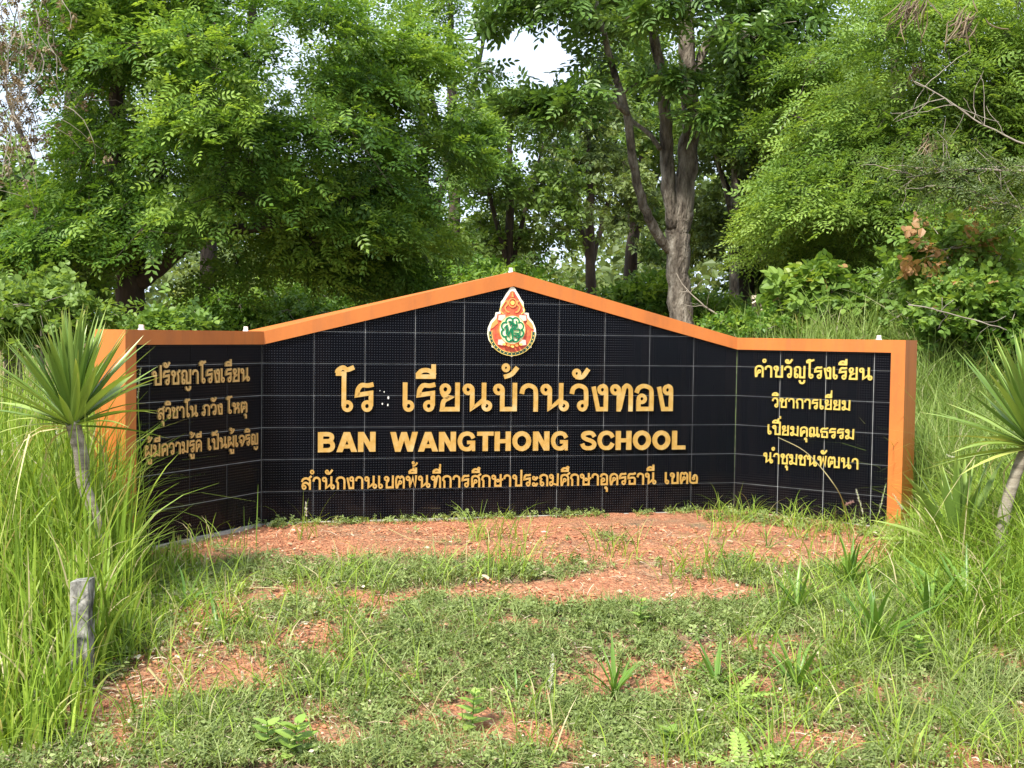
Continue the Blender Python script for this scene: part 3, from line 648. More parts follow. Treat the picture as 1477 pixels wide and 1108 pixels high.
for k in range(17):   # marks on the ribbon
    a = radians(186 + k * 10.5)
    esub('ribbon_mark', [([(ex(428) + (238 * px1) * cos(a) + dx * px1, ez(745) + (220 * px1) * sin(a) + dz * px1) for dx, dz in ((-4, -7), (5, -5), (3, 8), (-6, 6))], 0, L_() if k == 0 else -.006 - .0007 * lay[0])], em_c['goldp'])
for sx_ in (-1, 1):   # side flames
    esub('flame', [(ccw([(ex(428 + sx_ * x), ez(y)) for x, y in ((165, 585), (215, 640), (232, 700), (205, 690), (175, 660), (150, 640))]), 0, L_() if sx_ < 0 else -.006 - .0007 * lay[0])], em_c['orange'])
    estroke([(ex(428 + sx_ * x), ez(y)) for x, y in ((62, 395), (50, 430), (78, 470), (60, 510), (30, 520))], 14 * px1, em_c['orange'], 'scroll')
    estroke([(ex(428 + sx_ * x), ez(y)) for x, y in ((95, 540), (130, 500), (100, 440), (75, 400))], 9 * px1, em_c['goldp'], 'scroll')
ering(428, 420, 42 * px1, 45 * px1, 12 * px1, em_c['orange'], 'top_ring')
edisc(428, 420, 22 * px1, 24 * px1, em_c['goldp'], 'top_disc')
esub('finial', [([(ex(428 - 12), ez(360)), (ex(428 + 12), ez(360)), (ex(428), ez(300))], 0, L_())], em_c['orange'])
for sx_ in (-1, 1):
    for py in (575, 835):
        esub('petal', [(ccw([(ex(428 + sx_ * (110 + x)), ez(py + y)) for x, y in ((-32, -28), (34, -22), (40, 30), (-10, 40), (-38, 10))]), 0, L_())], em_c['pink'])
edisc(428, 708, 146 * px1, 156 * px1, em_c['orange'], 'disc_rim')
edisc(428, 708, 138 * px1, 148 * px1, em_c['pale'], 'disc')
for k in range(8):   # lobed green outline of the monogram
    a = radians(22.5 + 45 * k); cx, cy = 428 + 84 * cos(a), 705 - 92 * sin(a)
    ering(cx, cy, 40 * px1, 42 * px1, 17 * px1, em_c['green'], 'lobe', a - radians(95), a + radians(95), 14)
for st in (((395, 650), (440, 640), (450, 690), (400, 700)), ((375, 690), (390, 760), (410, 700), (428, 790)), ((480, 660), (450, 700), (500, 700), (500, 740), (450, 740)), ((428, 600), (428, 640), (470, 650), (465, 610)), ((340, 690), (370, 660), (360, 740), (395, 780)), ((460, 780), (490, 790), (500, 760), (440, 770)), ((428, 640), (428, 800), (400, 820)), ((380, 620), (410, 620), (400, 660))):
    estroke([(ex(x), ez(y)) for x, y in st], 13 * px1, em_c['green'], 'monogram')
for k in range(5):
    edisc(428 + (k - 2) * 44, 885 - abs(k - 2) * 12, 17 * px1, 13 * px1, em_c['orange' if k % 2 else 'goldp'], 'lotus_petal', 10)
# white cable sockets on top of the frame
for w, u, z in ((WL, .20, ZO), (WL, LW - .08, ZO), (WC, CW / 2, AO), (WR, RW - .20, ZO)):
    mb = MB(); q = w.pt(u, z, -.06); mb.box((q[0] - .011, q[1] - .011, q[2] - .004), (q[0] + .011, q[1] + .011, q[2] + .028))
    mb.box((q[0] - .015, q[1] - .015, q[2] - .003), (q[0] + .015, q[1] + .015, q[2] + .006)); build('socket', mb, M['white'], sign)

# ------------------------------------------------------------------ leaf scattering
def frames(dirv, up):
    x = dirv / (np.linalg.norm(dirv, axis=1)[:, None] + 1e-9)
    y = np.cross(up, x); y /= np.linalg.norm(y, axis=1)[:, None] + 1e-9
    z = np.cross(x, y); return np.stack([x, y, z], -1)
def scatter(tpl, pos, Rm, sc, tint):
    V, Q, tv = tpl; n, k = len(pos), len(V)
    W = np.einsum('nij,kj->nki', Rm, V) * np.asarray(sc).reshape(-1, 1, 1) + pos[:, None]
    QQ = Q[None] + (np.arange(n) * k)[:, None, None]
    T = np.clip(np.asarray(tint)[:, None] + tv[None], 0, 1)
    return W.reshape(-1, 3), QQ.reshape(-1, 4), T.reshape(-1)
def pinnate(pairs, Ln, ll, lw_, droop=.25, fat=False, rach=True):
    V, Q, T = [], [], []
    for i in range(pairs + 1):
        f_ = (i + .8) / (pairs + .6); cx, cz = Ln * f_, -droop * Ln * f_ * f_
        for s_ in ((-1, 1) if i < pairs else (0,)):
            ang = s_ * radians(68 - 22 * f_); l_ = ll * (1 - .35 * abs(f_ - .45)); d = np.array([cos(ang), sin(ang)]); nrm = np.array([-d[1], d[0]])
            c = np.array([cx, 0]); b0 = len(V); t_ = .09 * math.sin(i * 2.3 + s_)
            if fat:
                for q, ww, dz in ((0, 0, 0), (.33, -.5, .0), (.7, -.42, -.1), (1, 0, -.28), (.7, .42, -.1), (.33, .5, .0)):
                    p = c + d * l_ * q + nrm * lw_ * ww; V.append((p[0], p[1], cz + dz * l_ + (.12 * l_ if ww == 0 and 0 < q < 1 else 0)))
                Q += [(b0, b0 + 1, b0 + 2, b0 + 3), (b0, b0 + 3, b0 + 4, b0 + 5)]; T += [t_] * 6
            else:
                for q, ww, dz in ((0, 0, 0), (.5, -.5, -.04), (1, 0, -.22), (.5, .5, -.04)):
                    p = c + d * l_ * q + nrm * lw_ * ww; V.append((p[0], p[1], cz + dz * l_))
                Q.append((b0, b0 + 1, b0 + 2, b0 + 3)); T += [t_] * 4
    if rach:
        b0 = len(V); w = Ln * .006
        for q in (0, .5, 1): V += [(Ln * q, -w, -droop * Ln * q * q + .002), (Ln * q, w, -droop * Ln * q * q + .002)]; T += [-.2] * 2
        Q += [(b0, b0 + 1, b0 + 3, b0 + 2), (b0 + 2, b0 + 3, b0 + 5, b0 + 4)]
    return np.array(V, float), np.array(Q), np.array(T)
def simple_sprig(n, Ln, ll, lw_, spread=1.0):
    """alternate simple leaves round a short twig"""
    V, Q, T = [], [], []
    for i in range(n):
        f_ = (i + .5) / n; a = i * 2.4; c = np.array([Ln * f_, 0, 0])
        d = np.array([.55, cos(a) * spread, sin(a) * .6 * spread - .1]); d /= np.linalg.norm(d); s_ = np.cross(d, (0, 0, 1)); s_ /= np.linalg.norm(s_) + 1e-9
        b0 = len(V); l_ = ll * (1.1 - .4 * f_)
        for q, ww, dz in ((0, 0, 0), (.35, -.5, .02), (.75, -.36, -.06), (1, 0, -.2), (.75, .36, -.06), (.35, .5, .02)): V.append(c + d * l_ * q + s_ * lw_ * ww + np.array([0, 0, dz * l_]))
        Q += [(b0, b0 + 1, b0 + 2, b0 + 3), (b0, b0 + 3, b0 + 4, b0 + 5)]; T += [.1 * math.sin(i * 1.9)] * 6
    return np.array(V, float), np.array(Q), np.array(T)
def one_quad(t):
    n = len(t[0]) // 6
    return t[0].reshape(n, 6, 3)[:, [0, 1, 3, 5]].reshape(-1, 3), np.arange(4 * n).reshape(n, 4), t[2].reshape(n, 6)[:, :4].reshape(-1)
TPL = {'feather': pinnate(3, .14, .066, .029, .30, rach=False), 'fine': pinnate(4, .17, .054, .021, .35, rach=False), 'farleaf': one_quad(simple_sprig(3, .16, .10, .065)), 'big': pinnate(3, .26, .125, .050, .25, True),
       'small': one_quad(simple_sprig(9, .16, .078, .044)), 'round': simple_sprig(7, .16, .085, .065), 'coarse': simple_sprig(7, .22, .12, .06), 'huge': simple_sprig(5, .22, .20, .13)}

def make_tree(name, label, cat, limbs, clusters, tpl, lm, bark, spray_n=45, sc=1., tint=(.45, .22), flat=.38, rad_sides=7, group=None, drop=.35, topl=.22, extra=None, twigs=4):
    """limbs: list of (points, radii); clusters: (n,4) centre + radius"""
    base = np.array(limbs[0][0][0]); root = thing(name, label, cat, base, group)
    tb = MB(); nodes, nr = [], []
    for pts, rad in limbs:
        pts = np.array(pts, float); rad = np.array(rad, float)
        t = np.linspace(0, len(pts) - 1, max(8, (len(pts) - 1) * 5)); 
        pp = np.stack([np.interp(t, np.arange(len(pts)), pts[:, i]) for i in range(3)], 1)
        k = np.array([.25, .5, .25])
        for _ in range(3): pp[1:-1] = .25 * pp[:-2] + .5 * pp[1:-1] + .25 * pp[2:]
        rr = np.interp(t, np.arange(len(rad)), rad)
        pp[1:] += rng.standard_normal((len(pp) - 1, 3)) * rr[1:, None] * .10
        tb.tube(pp, rr, 14 if rr[0] > .1 else 8, jit=.05); nodes += list(pp); nr += list(rr)
    cl = np.array(clusters, float); NP = np.array(nodes); NR = np.array(nr)
    d0 = np.array([np.min(np.linalg.norm(NP - c[:3], axis=1)) for c in cl]); order = np.argsort(d0)
    for ci in order:
        c = cl[ci, :3]
        dd = np.linalg.norm(NP - c, axis=1) + .5 * np.maximum(0, NP[:, 2] - c[2]) - NR * 2
        k = int(np.argmin(dd)); s_ = NP[k]; ln = np.linalg.norm(c - s_)
        if ln < .05: continue
        m1 = s_ + (c - s_) * .5 + np.array([0, 0, .12 * ln]) + rng.standard_normal(3) * .08 * ln
        t = np.linspace(0, 1, 5)[:, None]; pp = (1 - t) ** 2 * s_ + 2 * t * (1 - t) * m1 + t * t * c
        r0 = min(NR[k] * .7, .008 + .014 * ln); rr = np.linspace(r0, max(.004, r0 * .4), 5)
        tb.tube(pp, rr, 5, cap=False); NP = np.vstack([NP, pp[2:]]); NR = np.concatenate([NR, rr[2:]])
    # sprays
    n = len(cl); cen = cl[:, :3].mean(0); cen[2] -= .8
    ids = np.repeat(np.arange(n), np.maximum(4, (spray_n * (.7 + .6 * rng.random(n))).astype(int)))
    c = cl[ids, :3]; r = cl[ids, 3]
    out = c - cen; out[:, 2] *= .3; out /= np.linalg.norm(out, axis=1)[:, None] + 1e-9
    a = rng.random(len(ids)) * 2 * pi; q = np.sqrt(rng.random(len(ids)))
    off = np.stack([cos_(a) * q, sin_(a) * q, rng.standard_normal(len(ids)) * flat * .6], 1) * r[:, None]
    off[:, 2] -= drop * (off * out).sum(1) * 1.0 + .25 * q ** 2 * r
    pos = c + off
    rad_ = off.copy(); rad_[:, 2] = 0; rad_ /= np.linalg.norm(rad_, axis=1)[:, None] + 1e-6
    dirv = rad_ * .9 + out * .5 + rng.standard_normal((len(ids), 3)) * .55; dirv[:, 2] -= .12
    up = np.tile([0., 0., 1.], (len(ids), 1)) + rng.standard_normal((len(ids), 3)) * .55 + out * .35
    ctint = rng.standard_normal(n) * tint[1] * .8
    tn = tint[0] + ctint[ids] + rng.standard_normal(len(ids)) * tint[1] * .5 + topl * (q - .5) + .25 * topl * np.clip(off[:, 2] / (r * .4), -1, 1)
    V, Q, T = scatter(TPL[tpl], pos, frames(dirv, up), sc * (.75 + .5 * rng.random(len(ids))), tn)
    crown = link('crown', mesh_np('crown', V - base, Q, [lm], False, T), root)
    # twigs
    m_ = min(len(ids), n * twigs); pick = rng.choice(len(ids), m_, replace=False); nv = 3
    p0, p1 = c[pick], pos[pick]; ax = p1 - p0; fr = frames(ax, np.tile([.1, .2, 1.], (m_, 1)) )
    ring = np.array([(0, cos(k * 2 * pi / 3), sin(k * 2 * pi / 3)) for k in range(3)])
    A = p0[:, None] + np.einsum('nij,kj->nki', fr, ring) * .0045; B_ = p1[:, None] + np.einsum('nij,kj->nki', fr, ring) * .002
    TV = np.concatenate([A, B_], 1).reshape(-1, 3); tq = np.array([(0, 1, 4, 3), (1, 2, 5, 4), (2, 0, 3, 5)])
    tb.add(TV, (tq[None] + 6 * np.arange(m_)[:, None, None]).reshape(-1, 4))
    build('trunk', tb, bark, root, True)
    if extra: extra(root)
    return root
def blob(cx, cy, D, rx, ry, dz, n, r, hollow=.35, seed=None, ymin=None):
    """clusters filling an ellipsoid; cx,cy,rx,ry as seen at distance D, dz its half depth in metres"""
    c = P(cx, cy, D); k = D / F_PX; v = rng.standard_normal((n, 3)); v /= np.linalg.norm(v, axis=1)[:, None]
    q = (hollow ** 3 + (1 - hollow ** 3) * rng.random(n)) ** (1 / 3)
    p = c + v * q[:, None] * np.array([rx * k, dz, ry * k])
    g_ = ground(p[:, 0], p[:, 1]) + .15
    p[:, 2] = np.maximum(p[:, 2], g_)
    return np.column_stack([p, r * (.7 + .6 * rng.random(n))])
GAPS = [(785, 82, 78, 42), (690, 30, 30, 25), (60, 110, 40, 45), (55, 230, 55, 60), (450, 145, 30, 24), (1190, 18, 55, 32), (590, 165, 28, 20), (632, 125, 34, 28), (800, 385, 45, 22), (885, 320, 28, 32),
        (310, 335, 28, 18), (215, 150, 24, 40), (470, 65, 38, 22), (645, 270, 28, 22), (215, 260, 22, 22), (700, 290, 20, 20), (560, 20, 26, 22), (1015, 265, 16, 22), (870, 360, 22, 22), (130, 90, 22, 26), (380, 60, 20, 16), (745, 225, 20, 16)]
def pxy(c):
    d_ = c @ fwd; return W_PX / 2 + F_PX * (c @ rgt) / d_, H_PX / 2 - F_PX * (c @ upv) / d_
def carve(cl, boxes=(), dmax=99, gaps=True, prob=.92):
    px, py = pxy(cl[:, :3]); k = np.ones(len(cl), bool)
    for x0, y0, x1, y1 in boxes: k &= ~((px > x0) & (px < x1) & (py > y0) & (py < y1) & (cl[:, 1] < dmax))
    if gaps:
        for cx, cy, rx, ry in GAPS:
            if cx < 560 and cy < 300: rx, ry = rx * .55, ry * .55
            m = cl[:, 3] / cl[:, 1] * F_PX * .45
            k &= ~((((px - cx) / (rx + m)) ** 2 + ((py - cy) / (ry + m)) ** 2 < 1) & (rng.random(len(cl)) < prob))
    return cl[k]
def gp(px, D, dz=-.05):
    q = P(px, 481, D); return np.array([q[0], q[1], float(ground(q[0], q[1])) + dz])

# --- big feathery tree, left
D = 12.
b0 = gp(190, D)
limbs = [([b0, P(190, 440, D), P(186, 395, D), P(176, 330, D + .1), P(168, 230, D + .3), P(172, 110, D + .4), P(165, -40, D + .4)], [.17, .145, .135, .105, .09, .075, .05]),
         ([P(196, 410, D), P(235, 385, D - .1), P(285, 330, D - .4), P(330, 250, D - .5), P(352, 120, D - .5), P(370, -30, D - .5)], [.10, .08, .065, .05, .04, .03]),
         ([P(184, 400, D), P(150, 330, D + .5), P(120, 240, D + .8), P(112, 120, D + .9), P(95, 0, D + 1)], [.10, .075, .06, .045, .03]),
         ([P(196, 380, D), P(215, 300, D + .2), P(235, 200, D + .2), P(228, 60, D + .2)], [.10, .08, .06, .03]),
         ([P(285, 330, D - .4), P(390, 330, D - .6), P(470, 300, D - .6), P(560, 260, D - .5)], [.06, .045, .03, .015]),
         ([P(330, 250, D - .5), P(430, 190, D - .2), P(520, 120, D), P(610, 60, D)], [.05, .04, .03, .015])]
cl = np.vstack([blob(330, 170, D - .2, 330, 240, 1.9, 205, .42, .5), blob(180, 340, D - .7, 170, 70, 1.1, 34, .34), blob(520, 330, D + .2, 120, 80, 1.2, 34, .36), blob(580, 130, D, 110, 150, 1.3, 40, .38),
                blob(560, 390, D + .3, 70, 25, 1.0, 9, .26)])
# keep a thin, see-through patch at the far left of the crown
s_ = (cl[:, 0] / cl[:, 1] * F_PX + W_PX / 2 < 120) & (cl[:, 2] > .9) & (rng.random(len(cl)) < .65); cl = carve(cl[~s_], [(115, 345, 300, 520), (300, 400, 460, 520)], 13.5)
make_tree('tree', 'large feathery-leaved tree with forked dark trunk above the left end of the sign', 'tree', limbs, cl, 'feather', M['leaf_feather'], M['barkdark'], 135, 1.0, (.47, .26), .36, topl=.42, group='trees behind the sign')

# --- tall forked tree behind the right slope of the gable
D = 15.
b0 = gp(984, D)
limbs = [([b0, P(982, 465, D), P(979, 400, D), P(977, 345, D), P(981, 312, D), P(986, 270, D)], [.19, .150, .145, .150, .145, .10]),
         ([P(980, 320, D), P(990, 250, D), P(996, 180, D), P(994, 100, D), P(988, 30, D), P(992, -70, D)], [.13, .13, .115, .11, .10, .08]),
         ([P(972, 330, D - .06), P(963, 260, D - .08), P(960, 180, D - .08), P(955, 110, D - .1), P(940, 40, D - .2), P(925, -50, D - .2)], [.095, .09, .08, .07, .06, .05]),
         ([P(968, 362, D), P(945, 335, D - .1), P(925, 290, D - .2), P(912, 230, D - .3), P(906, 170, D - .4), P(888, 110, D - .4), P(868, 40, D - .5), P(850, -40, D - .5)], [.08, .062, .058, .054, .050, .045, .035, .025]),
         ([P(906, 165, D - .4), P(880, 145, D - .6), P(850, 134, D - .8)], [.035, .028, .010]),
         ([P(952, 215, D - .1), P(935, 190, D), P(905, 172, D + .2), P(880, 120, D + .3)], [.035, .03, .025, .015]),
         ([P(1000, 120, D), P(1018, 60, D + .2), P(1060, 10, D + .2), P(1120, -20, D)], [.07, .05, .035, .02])]
cl = np.vstack([blob(940, -45, D + .2, 250, 62, 1.7, 50, .34), blob(1100, 40, D - .6, 90, 70, 1.2, 30, .34), blob(780, 20, D - 1.2, 90, 40, .8, 12, .30), blob(820, 140, D - 1.0, 60, 20, .5, 10, .26), blob(770, 130, D - 1.0, 40, 14, .4, 5, .22),
                blob(850, 75, D - .6, 60, 45, .5, 9, .26), blob(1010, 155, D - .9, 45, 22, .4, 6, .28), blob(880, 150, D - .8, 50, 25, .4, 5, .25), blob(950, 110, D - 1, 50, 30, .4, 5, .26),
                blob(1110, 130, D - .2, 80, 35, .8, 9, .3), blob(690, 90, D - 1, 60, 30, .5, 6, .28)])
cl = carve(cl, [(850, 95, 1050, 480), (915, -40, 1025, 100)], 16.4, True, .95); cl = np.vstack([cl, blob(1012, 158, 14.3, 36, 14, .3, 4, .22), blob(960, 112, 14.2, 30, 16, .3, 3, .2), blob(925, 18, 14, 60, 18, .4, 4, .22), blob(1000, -5, 14, 50, 12, .4, 3, .22)])
make_tree('tree', 'tall tree with pale grey-brown trunk splitting in two behind the right slope of the sign', 'tree', limbs, cl, 'big', M['leaf_big'], M['bark'], 30, .95, (.45, .20), .45, group='trees behind the sign')

# --- feathery tree on the right
D = 13.
b0 = gp(1330, D + .5)
limbs = [([b0, P(1330, 420, D + .5), P(1318, 320, D + .5), P(1300, 200, D + .5), P(1290, 60, D + .5), P(1290, -60, D + .5)], [.17, .14, .11, .09, .06, .04]),
         ([P(1325, 380, D + .5), P(1370, 300, D), P(1420, 200, D - .3), P(1450, 60, D - .4)], [.10, .08, .05, .03]),
         ([P(1318, 330, D + .5), P(1260, 280, D), P(1210, 230, D - .3), P(1170, 180, D - .4)], [.08, .06, .04, .02])]
cl = np.vstack([blob(1330, 130, D, 190, 190, 1.8, 170, .42, .5), blob(1240, 270, D - .6, 120, 60, .9, 34, .38), blob(1450, 220, D - .3, 110, 150, 1.2, 45, .4), blob(1180, 330, D + .6, 90, 60, .8, 22, .36)])
make_tree('tree', 'dense fern-leaved tree with layered light green boughs on the right', 'tree', limbs, carve(cl), 'fine', M['leaf_right'], M['barkdark'], 84, 1.15, (.56, .24), .32, topl=.4, group='trees behind the sign', drop=.25)

# --- trees standing behind
def back_tree(label, px, D, cx, cy, rx, ry, dz, n, tpl, lm, bark, tint, sc=1.3, r=.5, sn=42, tr=.12, lean=0, flat=.5, top=None):
    b0 = gp(px, D); zt = P(cx, cy - ry * .6, D)
    limbs = [([b0, b0 * .65 + P(cx + lean, cy, D) * .35, P(cx + lean, cy, D), zt], [tr * 1.15, tr, tr * .7, tr * .3])]
    for s_ in (-1, 1): 
        m0 = b0 * .5 + P(cx + lean, cy, D) * .5
        limbs.append(([m0, m0 * .5 + P(cx + s_ * rx * .5, cy, D + .4 * s_) * .5 + np.array([0, 0, .2]), P(cx + s_ * rx * .6, cy - ry * .3, D + .5 * s_)], [tr * .6, tr * .45, tr * .2]))
    return make_tree('tree', label, 'tree', limbs, carve(blob(cx, cy, D, rx, ry, dz, n, r, .4), [(940, 150, 1020, 480)], 15.5), tpl, lm, bark, sn, sc, tint, flat, group='trees behind the sign')
back_tree('slender dark green tree rising just behind the gable peak', 735, 21, 735, 255, 80, 150, 1.6, 70, 'coarse', M['leaf_dark'], M['barkdark'], (.55, .25), .95, .42, 40, .09)
back_tree('airy tree with thin branches and sky gaps, left of the tall forked trunk', 855, 24, 850, 270, 75, 130, 1.8, 44, 'small', M['leaf_olive'], M['barkdark'], (.40, .22), 1.5, .42, 30, .11)
back_tree('mid green tree filling the gap right of the large feathery tree', 600, 18, 610, 230, 95, 190, 2.0, 75, 'feather', M['leaf_feather'], M['barkdark'], (.48, .22), 1.25, .5, 44, .13)
back_tree('tree with two close brown trunks right of the tall forked tree', 1075, 18.5, 1085, 250, 100, 120, 1.6, 62, 'small', M['leaf_olive'], M['barkdark'], (.42, .2), 1.35, .45, 40, .13, -15)
back_tree('thin leaning tree beside the two brown trunks', 1058, 17.5, 1050, 200, 60, 110, 1.1, 26, 'coarse', M['leaf_dark'], M['bark'], (.6, .2), .8, .4, 34, .07, 10)
back_tree('tall background tree between the forked tree and the right-hand boughs', 1150, 22, 1140, 110, 110, 140, 2.2, 80, 'feather', M['leaf_right'], M['barkdark'], (.40, .22), 1.45, .55, 42, .13)
back_tree('green tree seen behind the left edge of the forked tree branches', 900, 27, 930, 210, 90, 170, 2.2, 62, 'coarse', M['leaf_dark'], M['barkdark'], (.62, .2), 1.2, .55, 40, .14)
back_tree('leafy pale green tree far beyond the left feathery tree, showing under its crown', 420, 31, 430, 385, 170, 60, 2.6, 50, 'small', M['leaf_olive'], M['barkdark'], (.5, .2), 2.2, .75, 40, .12)
back_tree('tree at the far left edge with ivy-dark lower boughs', 20, 15, 20, 330, 110, 110, 1.8, 60, 'small', M['leaf_dark'], M['barkdark'], (.55, .22), 1.5, .45, 44, .12)
back_tree('pale yellow-green tree low behind the centre left of the gable', 540, 29, 560, 400, 130, 60, 2.2, 44, 'small', M['leaf_bright'], M['barkdark'], (.35, .22), 1.9, .55, 40, .12)
back_tree('distant tree low behind the gable peak', 690, 28, 690, 400, 90, 60, 2.0, 34, 'small', M['leaf_olive'], M['barkdark'], (.35, .2), 1.9, .55, 38, .1)
back_tree('dark bushy tree in the shade right of centre', 1210, 19, 1200, 370, 110, 80, 1.8, 60, 'small', M['leaf_dark'], M['barkdark'], (.5, .22), 1.5, .5, 42, .12)
back_tree('dark tree filling the background at the right edge', 1430, 19, 1420, 350, 120, 120, 2.0, 60, 'feather', M['leaf_dark'], M['barkdark'], (.6, .22), 1.4, .55, 40, .12)
back_tree('tree reaching across the top centre behind the forked branches', 660, 23, 650, 60, 90, 110, 1.8, 44, 'feather', M['leaf_feather'], M['barkdark'], (.42, .22), 1.5, .5, 38, .12)
back_tree('tree behind the left crown whose top leaves the frame', 90, 17, 100, 190, 150, 170, 2.0, 26, 'feather', M['leaf_dark'], M['barkdark'], (.6, .2), 1.3, .5, 30, .13)
back_tree('tree whose crown closes the sky between the two left trunks', 300, 18, 300, 90, 150, 160, 2.0, 40, 'feather', M['leaf_dark'], M['barkdark'], (.6, .2), 1.3, .5, 34, .13)

# --- shrubs
def shrub(label, cx, cy, D, rx, ry, dz, n, tpl, lm, tint, sc=.8, r=.28, sn=30, flat=.7, bark='twig'):
    b0 = gp(cx, D); c = P(cx, cy, D); limbs = []
    for k in range(4):
        a = k * 1.6 + .4; tip = c + np.array([cos(a) * rx * D / F_PX * .5, sin(a) * dz * .5, ry * D / F_PX * .3])
        limbs.append(([b0 + np.array([cos(a), sin(a), 0]) * .04, (b0 + tip) / 2 + np.array([0, 0, .05]), tip], [.022, .016, .007]))
    return make_tree('shrub', label, 'shrub', limbs, blob(cx, cy, D, rx, ry, dz, n, r, .3), tpl, lm, M[bark], sn, sc, tint, flat, group='shrubs behind the sign', topl=.25)
shrub('bright yellow-green sapling left of the tall grey trunk', 925, 430, 16.4, 38, 32, .5, 20, 'coarse', M['leaf_bright'], (.6, .2), .8, .24, 30)
shrub('broad-leaved shrub with large pale leaves behind the right corner of the sign', 1180, 430, 11.5, 55, 50, .5, 22, 'huge', M['leaf_shrub'], (.5, .16), .6, .22, 20)
shrub('round-leaved shrub with light green shoots on the right', 1390, 355, 10.5, 85, 50, .7, 26, 'round', M['leaf_shrub'], (.58, .18), .85, .26, 28)
shrub('shrub with orange-tinged young leaves at right behind the sword-leaved plant', 1410, 440, 9.8, 85, 34, .6, 26, 'round', M['leaf_shrub'], (.48, .2), .75, .24, 30)
shrub('low leafy thicket directly behind the right wing of the sign', 1265, 450, 11.6, 80, 16, .5, 20, 'round', M['leaf_bright'], (.46, .2), .62, .2, 30)
shrub('yellowish low shrub behind the lower right slope of the gable', 1075, 474, 11.5, 50, 16, .5, 14, 'small', M['leaf_bright'], (.5, .2), .8, .2, 30)
shrub('round-leaved creeper rising over the left wing of the sign', 255, 466, 9.0, 42, 13, .3, 12, 'round', M['leaf_shrub'], (.38, .14), .62, .16, 26)
shrub('dark green undergrowth behind the left sword-leaved plant', 60, 450, 9.8, 90, 35, .7, 30, 'round', M['leaf_dark'], (.75, .2), .75, .26, 32)
shrub('mixed green thicket behind the left slope of the gable', 400, 452, 15.5, 190, 34, .9, 60, 'small', M['leaf_bright'], (.42, .22), 1.0, .28, 34)
shrub('thicket behind the gable peak', 720, 430, 16, 110, 40, 1.0, 36, 'small', M['leaf_feather'], (.55, .2), 1.2, .34, 34)
shrub('leafy undergrowth round the foot of the tall forked trunk', 1010, 455, 16.6, 60, 26, .7, 28, 'small', M['leaf_feather'], (.6, .2), .9, .24, 34)
shrub('green thicket at the far right edge above the tall grass', 1480, 470, 9.6, 60, 50, .8, 24, 'round', M['leaf_bright'], (.4, .2), .75, .25, 32)
shrub('fern-like bush to the right of the broad-leaved shrub', 1290, 420, 11.8, 70, 40, .7, 28, 'feather', M['leaf_right'], (.4, .2), .8, .28, 32)

# far wood closing the horizon
n = 2600; fx = rng.uniform(-42, 42, n); fy = rng.uniform(36, 60, n)
hgt = 3.2 + 3.0 * fbm(fx * .22 + 7, fy * .0 + 1, 51, 3); hgt = np.where(np.abs(fx / fy * F_PX + 738 - 800) < 45, hgt * .45, hgt)
cl = np.column_stack([fx, fy, ground(fx, fy) + rng.random(n) ** .7 * hgt])
ids = np.repeat(np.arange(n), 9); pos = cl[ids] + rng.standard_normal((len(ids), 3)) * np.array([.6, .6, .4])
V, Q, T = scatter(TPL['farleaf'], pos, frames(rng.standard_normal((len(ids), 3)), np.tile([0, 0, 1.], (len(ids), 1)) + .5 * rng.standard_normal((len(ids), 3))), 3.4 * (.7 + .6 * rng.random(len(ids))), .5 + .2 * rng.standard_normal(len(ids)))
link('far_wood', mesh_np('far_wood', V, Q, [M['leaf_olive']], False, T), kind='stuff')

# --- hanging dry vines at top left, dead branches at right
def wander(p, d, ln, n, wob, grav=0):
    pts = [np.array(p, float)]; d = np.array(d, float)
    for _ in range(n):
        d = d + rng.standard_normal(3) * wob + np.array([0, 0, -grav]); d /= np.linalg.norm(d); pts.append(pts[-1] + d * ln / n)
    return np.array(pts)
rt = thing('dry_vine', 'tangle of brown dried vines hanging at the upper left corner', 'vine', P(30, 250, 10.5))
tb = MB(); tips = []
for k in range(80):
    p = P(rng.uniform(-80, 75), rng.uniform(-60, 170), rng.uniform(9.8, 11.4)); w_ = wander(p, (rng.uniform(-.5, .5), rng.uniform(-.3, .3), -1), rng.uniform(.4, 1.4), 9, .32, .1)
    tb.tube(w_, np.linspace(.006, .002, len(w_)), 3, cap=False); tips.append(w_[2:])
build('vine_stems', tb, M['twig'], rt)
tp = np.vstack(tips); tp = tp[rng.random(len(tp)) < .8]; pos = tp + rng.standard_normal((len(tp), 3)) * .05
V, Q, T = scatter(TPL['small'], pos, frames(rng.standard_normal((len(pos), 3)) - np.array([0, 0, .6]), rng.standard_normal((len(pos), 3))), .35 + .25 * rng.random(len(pos)), .4 + .3 * rng.standard_normal(len(pos)))
link('vine_leaves', mesh_np('vine_leaves', V - np.array(rt.location), Q, [M['leaf_brown']], False, T), rt)

